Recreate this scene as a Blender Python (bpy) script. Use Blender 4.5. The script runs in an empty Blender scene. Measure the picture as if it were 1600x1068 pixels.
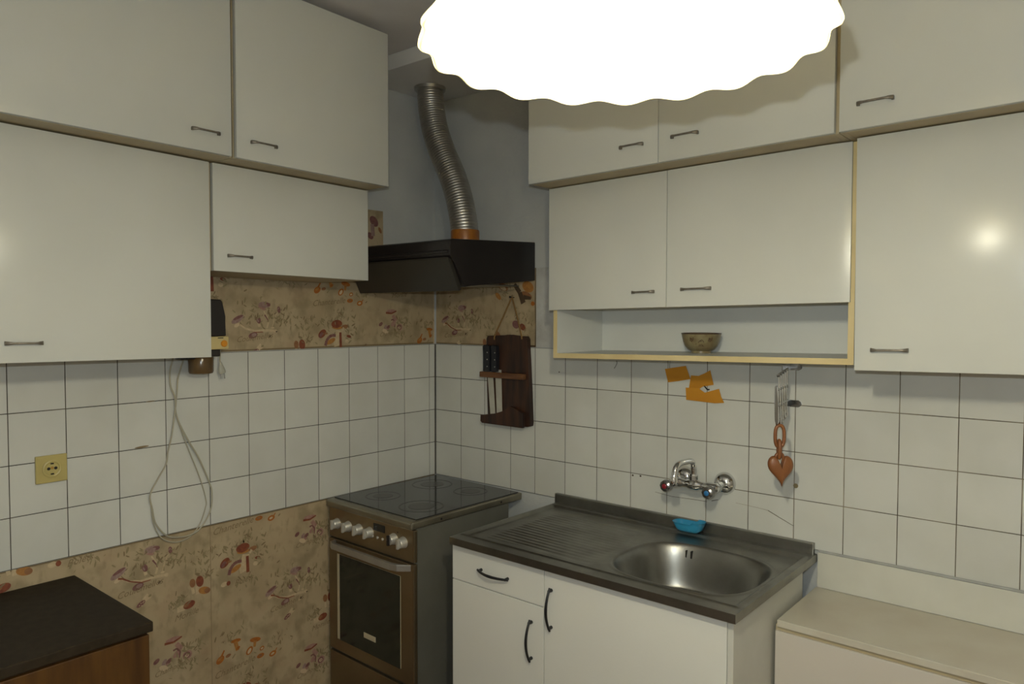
import bpy, bmesh, math, random
from mathutils import Vector, Matrix
random.seed(7)
PI = math.pi
scene = bpy.context.scene
COL = scene.collection

# ------------------------------------------------------------------ camera
CAM = Vector((2.4864, -2.4016, 1.6074))
yaw, pitch, roll = -0.6994, -0.0371, 0.0016
fwd = Vector((math.sin(yaw)*math.cos(pitch), math.cos(yaw)*math.cos(pitch), math.sin(pitch)))
rgt0 = fwd.cross(Vector((0, 0, 1))).normalized()
up0 = rgt0.cross(fwd)
rgt = rgt0*math.cos(roll) + up0*math.sin(roll)
upv = -rgt0*math.sin(roll) + up0*math.cos(roll)
cam = bpy.data.cameras.new('camera')
cam.lens = 26.02
cam.sensor_width = 36
cam.clip_start = 0.02
camo = bpy.data.objects.new('camera', cam)
COL.objects.link(camo)
camo.matrix_world = Matrix(((rgt.x, upv.x, -fwd.x, CAM.x), (rgt.y, upv.y, -fwd.y, CAM.y),
                            (rgt.z, upv.z, -fwd.z, CAM.z), (0, 0, 0, 1)))
scene.camera = camo

# ------------------------------------------------------------------ world, flash, exposure
w = bpy.data.worlds.new('night'); scene.world = w; w.use_nodes = True
w.node_tree.nodes['Background'].inputs[0].default_value = (0.02, 0.022, 0.03, 1)
w.node_tree.nodes['Background'].inputs[1].default_value = 0.5
FLASH_W = 39.0
BULB_E = 560.0
fl = bpy.data.lights.new('camera_flash', 'POINT')          # the flash that lit the photograph, beside the lens
fl.energy = FLASH_W; fl.color = (.88, .97, .99); fl.shadow_soft_size = 0.006
flo = bpy.data.objects.new('camera_flash', fl); COL.objects.link(flo)
flo.location = CAM + upv*0.064 - rgt*0.014 + fwd*0.02
vs = scene.view_settings
vs.view_transform = 'Standard'; vs.look = 'None'; vs.exposure = -0.10; vs.gamma = 1.0; vs.use_curve_mapping = False
scene.cycles.max_bounces = 8
scene.cycles.use_denoising = True

# ------------------------------------------------------------------ materials
def mat(name, c1, c2=None, scale=12.0, rough=0.5, metal=0.0, bump=0.0, bscale=60.0, stretch=(1, 1, 1),
        detail=4.0, coat=0.0, island=0.0, lo=0.35, hi=0.65, spec=0.5, trans=0.0, rvar=0.0):
    m = bpy.data.materials.new(name); m.use_nodes = True
    nt = m.node_tree; N = nt.nodes; Lk = nt.links
    b = N['Principled BSDF']
    b.inputs['Roughness'].default_value = rough
    b.inputs['Metallic'].default_value = metal
    b.inputs['Specular IOR Level'].default_value = spec
    b.inputs['Coat Weight'].default_value = coat
    b.inputs['Coat Roughness'].default_value = 0.12
    b.inputs['Transmission Weight'].default_value = trans
    b.inputs['Base Color'].default_value = (*c1, 1)
    tc = N.new('ShaderNodeTexCoord'); mp = N.new('ShaderNodeMapping'); mp.inputs['Scale'].default_value = stretch
    Lk.new(tc.outputs['Object'], mp.inputs['Vector'])
    col = None
    if c2 is not None:
        nz = N.new('ShaderNodeTexNoise'); nz.inputs['Scale'].default_value = scale; nz.inputs['Detail'].default_value = detail
        Lk.new(mp.outputs['Vector'], nz.inputs['Vector'])
        r = N.new('ShaderNodeValToRGB')
        r.color_ramp.elements[0].position = lo; r.color_ramp.elements[1].position = hi
        r.color_ramp.elements[0].color = (*c1, 1); r.color_ramp.elements[1].color = (*c2, 1)
        Lk.new(nz.outputs['Fac'], r.inputs['Fac']); col = r.outputs['Color']
        if rvar:
            mr = N.new('ShaderNodeMapRange'); mr.inputs['To Min'].default_value = rough - rvar; mr.inputs['To Max'].default_value = rough + rvar
            Lk.new(nz.outputs['Fac'], mr.inputs['Value']); Lk.new(mr.outputs['Result'], b.inputs['Roughness'])
    if island and col is None:
        rgb = N.new('ShaderNodeRGB'); rgb.outputs[0].default_value = (*c1, 1); col = rgb.outputs[0]
    if island:
        g = N.new('ShaderNodeNewGeometry'); mr = N.new('ShaderNodeMapRange')
        mr.inputs['To Min'].default_value = 1 - island; mr.inputs['To Max'].default_value = 1 + island*0.4
        Lk.new(g.outputs['Random Per Island'], mr.inputs['Value'])
        hs = N.new('ShaderNodeHueSaturation'); Lk.new(mr.outputs['Result'], hs.inputs['Value']); Lk.new(col, hs.inputs['Color'])
        col = hs.outputs['Color']
    if col is not None: Lk.new(col, b.inputs['Base Color'])
    if bump:
        n2 = N.new('ShaderNodeTexNoise'); n2.inputs['Scale'].default_value = bscale; n2.inputs['Detail'].default_value = 3
        Lk.new(mp.outputs['Vector'], n2.inputs['Vector'])
        bp = N.new('ShaderNodeBump'); bp.inputs['Strength'].default_value = bump; bp.inputs['Distance'].default_value = 0.01
        Lk.new(n2.outputs['Fac'], bp.inputs['Height']); Lk.new(bp.outputs['Normal'], b.inputs['Normal'])
    return m

M = {}
M['plaster'] = mat('plaster', (.50, .51, .50), (.58, .59, .57), 3, .8, bump=.15, bscale=90)
M['smudged'] = mat('smudged plaster', (.43, .42, .39), (.60, .60, .57), 9, .8, bump=.3, bscale=60, detail=8)
M['ceiling'] = mat('ceiling paint', (.60, .575, .56), (.66, .635, .62), 4, .9)
M['tile'] = mat('glazed tile', (.62, .62, .57), (.67, .67, .625), 5, .16, island=.05, spec=.45, bump=.02, bscale=14)
M['grout'] = mat('grout', (.085, .065, .042), (.30, .25, .17), 9, .9, lo=.42, hi=.72)
M['groutdark'] = mat('blackened grout', (.030, .023, .015), (.13, .10, .065), 9, .9, lo=.4, hi=.8)
M['floor'] = mat('floor lino', (.10, .055, .03), (.16, .09, .05), 8, .4)
M['paint_back'] = mat('room paint', (.42, .38, .32), (.46, .42, .36), 3, .9)

def wallpaper():
    m = bpy.data.materials.new('mushroom wallpaper ground'); m.use_nodes = True
    nt = m.node_tree; N = nt.nodes; Lk = nt.links; b = N['Principled BSDF']
    b.inputs['Roughness'].default_value = .55
    tc = N.new('ShaderNodeTexCoord')
    def noise(s, d, st=(1, 1, 1), off=0):
        mp = N.new('ShaderNodeMapping'); mp.inputs['Scale'].default_value = st; mp.inputs['Location'].default_value = (off, off, off)
        Lk.new(tc.outputs['Object'], mp.inputs['Vector'])
        n = N.new('ShaderNodeTexNoise'); n.inputs['Scale'].default_value = s; n.inputs['Detail'].default_value = d
        Lk.new(mp.outputs['Vector'], n.inputs['Vector']); return n.outputs['Fac']
    def ramp(f, p0, p1):
        r = N.new('ShaderNodeMapRange'); r.inputs['From Min'].default_value = p0; r.inputs['From Max'].default_value = p1
        Lk.new(f, r.inputs['Value']); return r.outputs['Result']
    def mix(fac, a, bcol, k=1.0):
        x = N.new('ShaderNodeMix'); x.data_type = 'RGBA'
        mm = N.new('ShaderNodeMath'); mm.operation = 'MULTIPLY'; mm.inputs[1].default_value = k; Lk.new(fac, mm.inputs[0])
        Lk.new(mm.outputs[0], x.inputs['Factor'])
        if isinstance(a, tuple): x.inputs['A'].default_value = (*a, 1)
        else: Lk.new(a, x.inputs['A'])
        x.inputs['B'].default_value = (*bcol, 1)
        return x.outputs['Result']
    c = mix(ramp(noise(7, 5), .35, .65), (.475, .375, .235), (.41, .315, .19))
    c = mix(ramp(noise(13, 7, (1, 1, 1), 3), .50, .66), c, (.27, .215, .12), .6)     # olive foliage wash
    c = mix(ramp(noise(45, 6, (1, 1, .5), 8), .56, .72), c, (.25, .20, .115), .5)
    c = mix(ramp(noise(6, 5, (1, 1, 1), 12), .55, .75), c, (.40, .265, .165), .45)     # pinkish brown wash
    Lk.new(c, b.inputs['Base Color'])
    return m
M['paper'] = wallpaper()
PR = {}
def pr(n, a, b=None): PR[n] = mat('print ' + n, a, b, 90, .6, lo=.3, hi=.7)
pr('lilac', (.36, .25, .22), (.27, .16, .14)); pr('plum', (.235, .11, .095), (.17, .065, .06))
pr('redbrown', (.27, .075, .03), (.17, .04, .022)); pr('brown', (.24, .10, .045), (.32, .15, .06))
pr('ochre', (.47, .22, .05), (.36, .15, .04)); pr('orange', (.45, .15, .02), (.33, .10, .015))
pr('cream', (.60, .48, .30), (.50, .38, .23)); pr('pink', (.42, .25, .20), (.33, .17, .14))
pr('olive', (.255, .205, .105), (.30, .24, .13)); pr('ink', (.215, .155, .08), (.24, .175, .09))
pr('dark', (.10, .06, .03), (.07, .045, .025)); pr('seam', (.27, .20, .115)); pr('pale', (.60, .47, .30))

M['door'] = mat('white laminate door', (.57, .57, .52), (.60, .60, .55), 3, .20, spec=.2, bump=.012, bscale=130)
M['doorlow'] = mat('white painted door', (.77, .76, .70), (.80, .79, .73), 3, .35, spec=.4, bump=.03, bscale=120)
M['body'] = mat('aged cream laminate', (.50, .42, .27), (.44, .355, .21), 6, .5)
M['inner'] = mat('white inner laminate', (.62, .63, .60), (.66, .67, .64), 4, .45)
M['edge'] = mat('yellowed edge band', (.66, .54, .29), (.58, .46, .23), 8, .45)
M['bronze'] = mat('tarnished bronze', (.24, .21, .17), (.17, .145, .11), 60, .42, .55)
M['blackmetal'] = mat('black enamelled metal', (.012, .012, .013), None, rough=.35)
M['steel'] = mat('brushed stainless steel', (.34, .335, .31), (.26, .255, .23), 9, .38, 1.0, bump=.02, bscale=200, rvar=.08)
M['steelsoft'] = mat('worn stainless steel', (.46, .45, .42), (.38, .36, .33), 6, .36, .7, bump=.03, bscale=150, rvar=.08)
M['brownsteel'] = mat('bronze toned steel panel', (.29, .225, .14), (.245, .19, .115), 5, .33, .85)
M['greysteel'] = mat('grey enamel side', (.19, .185, .155), (.165, .16, .13), 5, .42, .3)
M['chrome'] = mat('chrome', (.72, .72, .72), None, rough=.07, metal=1.0)
M['chromeworn'] = mat('worn chrome', (.55, .55, .55), (.35, .35, .35), 70, .18, 1.0)
M['darkchrome'] = mat('dulled chrome', (.30, .29, .28), (.20, .19, .18), 60, .25, .9)
M['knob'] = mat('satin silver knob', (.62, .60, .54), None, rough=.33, metal=.55)
M['glassblack'] = mat('black ceramic glass', (.012, .013, .014), (.016, .017, .018), 10, .09, spec=.6)
M['zone'] = mat('hob zone print', (.045, .04, .033), (.03, .028, .024), 60, .25)
M['ovenglass'] = mat('dark oven glass', (.022, .025, .018), None, rough=.12, spec=.5)
M['badge'] = mat('pale badge', (.55, .48, .33), None, rough=.4)
M['hood'] = mat('dark brown enamel', (.016, .013, .013), (.022, .018, .017), 5, .3)
M['visor'] = mat('smoked visor', (.03, .026, .020), None, rough=.3)
M['orangetape'] = mat('orange brown sealing tape', (.42, .16, .025), (.34, .12, .02), 20, .35)
M['duct'] = mat('corrugated aluminium', (.52, .50, .46), (.44, .42, .38), 15, .40, .85)
M['darktop'] = mat('dark brown worktop', (.036, .026, .016), (.028, .020, .012), 40, .6, spec=.12)
M['wood'] = mat('varnished reddish wood', (.100, .043, .007), (.048, .018, .003), 5, .45, stretch=(6, 6, .7), detail=6)
M['oldwood'] = mat('dark stained wood', (.062, .023, .010), (.022, .010, .007), 5, .5, stretch=(9, 9, 1), detail=6)
M['slatwood'] = mat('worn brown slat', (.20, .085, .03), (.10, .04, .016), 8, .5, stretch=(1, 8, 8))
M['knifeblack'] = mat('black knife handle', (.012, .013, .018), None, rough=.45)
M['blade'] = mat('dull blade', (.62, .60, .52), (.52, .50, .43), 20, .45, .35)
M['twine'] = mat('brown twine', (.26, .15, .05), (.20, .11, .035), 200, .8)
M['worktop'] = mat('cream laminate worktop', (.60, .56, .46), (.55, .50, .40), 7, .3, bump=.02, bscale=120)
M['chest'] = mat('pinkish white panel', (.62, .57, .50), (.65, .60, .53), 3, .4)
M['panel'] = mat('white splash panel', (.66, .65, .58), (.60, .59, .52), 6, .35)
M['sealant'] = mat('grey sealant', (.42, .42, .40), (.34, .34, .32), 20, .6)
M['yellow'] = mat('yellowed plastic', (.52, .43, .16), (.47, .385, .14), 12, .35)
M['hole'] = mat('dark recess', (.015, .012, .01), None, rough=.7)
M['brass'] = mat('brass screw', (.55, .33, .09), None, rough=.35, metal=.8)
M['cable'] = mat('off white cable', (.42, .385, .29), None, rough=.5)
M['plug'] = mat('pale grey plug', (.42, .41, .34), None, rough=.45)
M['blackplastic'] = mat('black plastic', (.018, .014, .013), None, rough=.35)
M['creamplastic'] = mat('cream plastic', (.62, .50, .23), None, rough=.4)
M['button'] = mat('orange button', (.72, .28, .02), None, rough=.35)
M['amber'] = mat('smoky amber plastic', (.10, .06, .025), (.14, .085, .035), 10, .2)
M['blue'] = mat('blue plastic', (.03, .27, .47), (.04, .31, .52), 12, .3)
M['soap'] = mat('pale green soap', (.30, .48, .35), None, rough=.5)
M['paperorange'] = mat('orange paper', (.60, .265, .015), (.52, .215, .010), 9, .6)
M['glaze'] = mat('olive speckled glaze', (.235, .195, .10), (.15, .095, .045), 35, .28, detail=8, lo=.45, hi=.75)
M['glazerim'] = mat('dark rim glaze', (.07, .035, .025), None, rough=.3)
M['mark'] = mat('brown painted mark', (.07, .03, .02), None, rough=.4)
M['heart'] = mat('terracotta wood', (.30, .12, .042), (.23, .082, .027), 10, .4, stretch=(1, 1, .3))
M['reddot'] = mat('red cap', (.30, .02, .03), None, rough=.3)
M['bluedot'] = mat('blue cap', (.03, .18, .42), None, rough=.3)
M['clear'] = mat('clear acrylic', (.42, .44, .42), None, rough=.12, metal=.5)
M['stain'] = mat('limescale stain', (.40, .37, .28), None, rough=.6)

def shade_mat():
    m = bpy.data.materials.new('opal shade'); m.use_nodes = True
    nt = m.node_tree; N = nt.nodes; Lk = nt.links
    N.remove(N['Principled BSDF'])
    d = N.new('ShaderNodeBsdfDiffuse'); d.inputs['Color'].default_value = (.90, .86, .72, 1)
    t = N.new('ShaderNodeBsdfTranslucent'); t.inputs['Color'].default_value = (.92, .85, .62, 1)
    g = N.new('ShaderNodeBsdfGlossy'); g.inputs['Roughness'].default_value = .12
    tc = N.new('ShaderNodeTexCoord'); nz = N.new('ShaderNodeTexNoise'); nz.inputs['Scale'].default_value = 20
    Lk.new(tc.outputs['Object'], nz.inputs['Vector'])
    mr = N.new('ShaderNodeMapRange'); mr.inputs['To Min'].default_value = .50; mr.inputs['To Max'].default_value = .58
    Lk.new(nz.outputs['Fac'], mr.inputs['Value'])
    a = N.new('ShaderNodeMixShader'); Lk.new(mr.outputs['Result'], a.inputs['Fac'])
    Lk.new(d.outputs[0], a.inputs[1]); Lk.new(t.outputs[0], a.inputs[2])
    c = N.new('ShaderNodeMixShader'); c.inputs['Fac'].default_value = .06
    Lk.new(a.outputs[0], c.inputs[1]); Lk.new(g.outputs[0], c.inputs[2])
    tr = N.new('ShaderNodeBsdfTransparent'); tr.inputs['Color'].default_value = (1.0, .96, .84, 1)
    e = N.new('ShaderNodeMixShader'); e.inputs['Fac'].default_value = .34          # thin pressed glass: a good part passes straight through
    Lk.new(c.outputs[0], e.inputs[1]); Lk.new(tr.outputs[0], e.inputs[2])
    Lk.new(e.outputs[0], N['Material Output'].inputs['Surface'])
    return m
M['shade'] = shade_mat()
def glow():
    m = bpy.data.materials.new('lit bulb'); m.use_nodes = True
    b = m.node_tree.nodes['Principled BSDF']
    b.inputs['Base Color'].default_value = (1, 1, 1, 1)
    b.inputs['Emission Color'].default_value = (1.0, .95, .735, 1)
    b.inputs['Emission Strength'].default_value = BULB_E
    return m
M['bulb'] = glow()

# ------------------------------------------------------------------ mesh helpers
def face(bm, pts, mi=0):
    f = bm.faces.new([bm.verts.new(p) for p in pts]); f.material_index = mi; return f

def box(bm, x0, x1, y0, y1, z0, z1, bev=0.0, mi=0, seg=2):
    x0, x1 = min(x0, x1), max(x0, x1); y0, y1 = min(y0, y1), max(y0, y1); z0, z1 = min(z0, z1), max(z0, z1)
    v = [bm.verts.new(p) for p in ((x0, y0, z0), (x1, y0, z0), (x1, y1, z0), (x0, y1, z0),
                                   (x0, y0, z1), (x1, y0, z1), (x1, y1, z1), (x0, y1, z1))]
    fs = [bm.faces.new([v[i] for i in q]) for q in ((0, 3, 2, 1), (4, 5, 6, 7), (0, 1, 5, 4), (1, 2, 6, 5), (2, 3, 7, 6), (3, 0, 4, 7))]
    for f in fs: f.material_index = mi
    if bev > 0:
        es = list({e for f in fs for e in f.edges})
        r = bmesh.ops.bevel(bm, geom=es, offset=bev, segments=seg, affect='EDGES', profile=.6)
        for f in r['faces']: f.material_index = mi

def extrude_poly(bm, pts2, fn, t0, t1, bev=0.0):
    """pts2: 2D polygon; fn(a,b,t)->xyz"""
    a = [bm.verts.new(fn(p[0], p[1], t0)) for p in pts2]
    b = [bm.verts.new(fn(p[0], p[1], t1)) for p in pts2]
    n = len(pts2); fs = []
    fs.append(bm.faces.new(a)); fs.append(bm.faces.new(list(reversed(b))))
    for i in range(n):
        fs.append(bm.faces.new((a[i], b[i], b[(i+1) % n], a[(i+1) % n])))
    if bev > 0:
        es = list({e for f in fs for e in f.edges})
        bmesh.ops.bevel(bm, geom=es, offset=bev, segments=2, affect='EDGES', profile=.6)

def lathe(bm, prof, M4=None, seg=32, cap0=True, cap1=True):
    M4 = M4 or Matrix.Identity(4)
    rings = []
    for r, z in prof:
        rings.append([bm.verts.new(M4 @ Vector((r*math.cos(2*PI*i/seg), r*math.sin(2*PI*i/seg), z))) for i in range(seg)])
    for a, b in zip(rings, rings[1:]):
        for i in range(seg):
            bm.faces.new((a[i], a[(i+1) % seg], b[(i+1) % seg], b[i]))
    if cap0: bm.faces.new(list(reversed(rings[0])))
    if cap1: bm.faces.new(rings[-1])

def catmull(pts, n=8, closed=False):
    P = [Vector(p) for p in pts]; out = []
    m = len(P)
    rng = range(m) if closed else range(m-1)
    for i in rng:
        if closed: p0, p1, p2, p3 = P[i-1], P[i], P[(i+1) % m], P[(i+2) % m]
        else: p0, p1, p2, p3 = P[max(i-1, 0)], P[i], P[i+1], P[min(i+2, m-1)]
        for k in range(n):
            t = k/n
            out.append(0.5*((2*p1) + (-p0+p2)*t + (2*p0-5*p1+4*p2-p3)*t*t + (-p0+3*p1-3*p2+p3)*t**3))
    if not closed: out.append(P[-1])
    return out

def tube(bm, pts, rad, seg=10, closed=False, flat=None, upref=None):
    P = [Vector(p) for p in pts]; n = len(P)
    R = rad if isinstance(rad, (list, tuple)) else [rad]*n
    tang = []
    for i in range(n):
        a = P[i-1] if (closed or i > 0) else P[i]
        b = P[(i+1) % n] if (closed or i < n-1) else P[i]
        tang.append((b-a).normalized())
    ref = Vector(upref) if upref else (Vector((0, 0, 1)) if abs(tang[0].z) < .9 else Vector((1, 0, 0)))
    u = (ref - tang[0]*ref.dot(tang[0])).normalized()
    rings = []
    for i in range(n):
        u = (u - tang[i]*u.dot(tang[i]))
        u = u.normalized() if u.length > 1e-6 else tang[i].orthogonal().normalized()
        v = tang[i].cross(u)
        fx, fy = flat if flat else (1, 1)
        rings.append([bm.verts.new(P[i] + (u*math.cos(2*PI*k/seg)*fx + v*math.sin(2*PI*k/seg)*fy)*R[i]) for k in range(seg)])
    m = n if closed else n-1
    for i in range(m):
        a, b = rings[i], rings[(i+1) % n]
        for k in range(seg):
            bm.faces.new((a[k], a[(k+1) % seg], b[(k+1) % seg], b[k]))
    if not closed:
        bm.faces.new(list(reversed(rings[0]))); bm.faces.new(rings[-1])

def root_of(o):
    while o.parent: o = o.parent
    return o

def obj(name, bm, mats, parent=None, smooth=False, local=False, ang=38, recalc=True):
    """link bm as ONE mesh object; world coordinates unless local (then the root's own frame)"""
    if recalc: bmesh.ops.recalc_face_normals(bm, faces=bm.faces[:])
    if parent is not None and not local:
        bmesh.ops.translate(bm, vec=-root_of(parent).location, verts=bm.verts[:])
    me = bpy.data.meshes.new(name); bm.to_mesh(me); bm.free()
    for m in (mats if isinstance(mats, (list, tuple)) else [mats]): me.materials.append(m)
    if smooth:
        for p in me.polygons: p.use_smooth = True
        me.set_sharp_from_angle(angle=math.radians(ang))
    o = bpy.data.objects.new(name, me); COL.objects.link(o)
    if parent is not None: o.parent = parent
    return o

def thing(name, label, cat, loc, rotz=0.0, group=None):
    o = bpy.data.objects.new(name, None); COL.objects.link(o)
    o.empty_display_size = .05
    o.location = loc; o.rotation_euler = (0, 0, rotz)
    o['label'] = label; o['category'] = cat
    if group: o['group'] = group
    return o

def single(name, bm, mats, label, cat, loc, group=None, smooth=False, ang=38):
    bmesh.ops.recalc_face_normals(bm, faces=bm.faces[:])
    bmesh.ops.translate(bm, vec=-Vector(loc), verts=bm.verts[:])
    o = obj(name, bm, mats, None, smooth, ang=ang); o.location = loc
    o['label'] = label; o['category'] = cat
    if group: o['group'] = group
    return o

def struct(name, bm, mats, label=None, recalc=True):
    o = obj(name, bm, mats, recalc=recalc); o['kind'] = 'structure'
    if label: o['label'] = label
    return o

NB = bmesh.new

# ------------------------------------------------------------------ room shell
T = 0.152; ZT = 1.47; ZB = ZT - 4*T
XR, YF, ZC = 3.35, -3.45, 2.635
WALLM = [M['plaster'], M['tile'], M['grout'], M['paper'], M['smudged'], M['groutdark']]
PIDX = {}
for k in PR: PIDX[k] = len(WALLM); WALLM.append(PR[k])

def map_back(s, z, off): return Vector((s, 0.005 - off, z))
def map_left(s, z, off): return Vector((-0.005 + off, s, z))

def tiles(bm, cols, fn, flip):
    """each tile a shallow pillow block; fn(s, z, off) with off measured from the paper plane"""
    g = 0.0012; ch = 0.0009
    for ci in range(len(cols)-1):
        s0, s1 = cols[ci], cols[ci+1]
        for r in range(4):
            z1 = ZT - r*T; z0 = z1 - T
            sg = 1 if s1 > s0 else -1
            a0, a1 = s0+g*sg, s1-g*sg; b0, b1 = z0+g, z1-g
            if abs(a1-a0) < .008: continue
            tx, tz = random.uniform(-.00035, .00035), random.uniform(-.00035, .00035)
            def P(s, z, h):
                if h > .005: h = h + tx*(s-(a0+a1)/2)/T*2*.6 + tz*(z-(b0+b1)/2)/T*2*.6
                return fn(s, z, h)
            base = [P(a0, b0, .0030), P(a1, b0, .0030), P(a1, b1, .0030), P(a0, b1, .0030)]
            mid = [P(a0, b0, .0046), P(a1, b0, .0046), P(a1, b1, .0046), P(a0, b1, .0046)]
            c = ch*sg
            top = [P(a0+c, b0+ch, .0052), P(a1-c, b0+ch, .0052), P(a1-c, b1-ch, .0052), P(a0+c, b1-ch, .0052)]
            vb = [bm.verts.new(p) for p in base]; vm = [bm.verts.new(p) for p in mid]; vt = [bm.verts.new(p) for p in top]
            fs = [bm.faces.new(vt)]
            for i in range(4):
                j = (i+1) % 4
                fs.append(bm.faces.new((vb[i], vb[j], vm[j], vm[i]))); fs.append(bm.faces.new((vm[i], vm[j], vt[j], vt[i])))
            for f in fs:
                f.material_index = 1

class Print:
    """flat wallpaper print: polygons a hair above the paper, inside the wall's mesh"""
    def __init__(s, bm, fn, clip): s.bm, s.fn, s.clip, s.k = bm, fn, clip, 0
    def poly(s, pts, mname):
        x0, x1, z0, z1 = s.clip
        for ax, lim, sgn in ((0, x0, 1), (0, x1, -1), (1, z0, 1), (1, z1, -1)):
            out = []
            for i in range(len(pts)):
                a, b = pts[i-1], pts[i]
                ia = (a[ax]-lim)*sgn >= 0; ib = (b[ax]-lim)*sgn >= 0
                if ia != ib:
                    t = (lim-a[ax])/(b[ax]-a[ax]); out.append((a[0]+(b[0]-a[0])*t, a[1]+(b[1]-a[1])*t))
                if ib: out.append(b)
            pts = out
            if len(pts) < 3: return
        s.k += 1
        off = 0.0003 + (s.k % 40)*0.00003
        try:
            f = s.bm.faces.new([s.bm.verts.new(s.fn(p[0], p[1], off)) for p in pts]); f.material_index = PIDX[mname]
        except Exception: pass
    def ell(s, p, q, ratio, mname, n=18):
        c = ((p[0]+q[0])/2, (p[1]+q[1])/2); a = Vector((q[0]-p[0], q[1]-p[1]))/2; b = Vector((-a.y, a.x))*ratio
        s.poly([(c[0]+a.x*math.cos(t)+b.x*math.sin(t), c[1]+a.y*math.cos(t)+b.y*math.sin(t)) for t in [2*PI*i/n for i in range(n)]], mname)
    def stroke(s, pts, w0, w1, mname):
        for i in range(len(pts)-1):
            a, b = Vector(pts[i]), Vector(pts[i+1]); d = (b-a)
            if d.length < 1e-6: continue
            n = Vector((-d.y, d.x)).normalized()
            u0 = w0+(w1-w0)*i/(len(pts)-1); u1 = w0+(w1-w0)*(i+1)/(len(pts)-1)
            s.poly([tuple(a+n*u0/2), tuple(b+n*u1/2), tuple(b-n*u1/2), tuple(a-n*u0/2)], mname)
    def text(s, body, at, size, rot, mname='ink'):
        cu = bpy.data.curves.new('word', 'FONT'); cu.body = body; cu.size = size; cu.shear = .45
        cu.resolution_u = 2
        to = bpy.data.objects.new('word', cu); COL.objects.link(to)
        bpy.context.view_layer.update()
        me = bpy.data.meshes.new_from_object(to.evaluated_get(bpy.context.evaluated_depsgraph_get()))
        cr, sr = math.cos(rot), math.sin(rot)
        for p in me.polygons:
            pts = []
            for vi in p.vertices:
                v = me.vertices[vi].co
                pts.append((at[0]+(v.x*cr - v.y*sr), at[1]+(v.x*sr+v.y*cr)))
            s.poly(pts, mname)
        bpy.data.objects.remove(to); bpy.data.curves.remove(cu); bpy.data.meshes.remove(me)
    def tuft(s, c, n, spread, L):
        for _ in range(n*2):
            x = c[0]+random.gauss(0, spread); z = c[1]+random.gauss(0, spread*.6)
            a = random.uniform(.3, 2.8); l = L*random.uniform(.25, .8)
            p = (x, z); q = (x+math.cos(a)*l, z+math.sin(a)*l)
            s.ell(p, q, random.uniform(.15, .40), random.choice(('olive', 'olive', 'ink')), 8)

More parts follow.
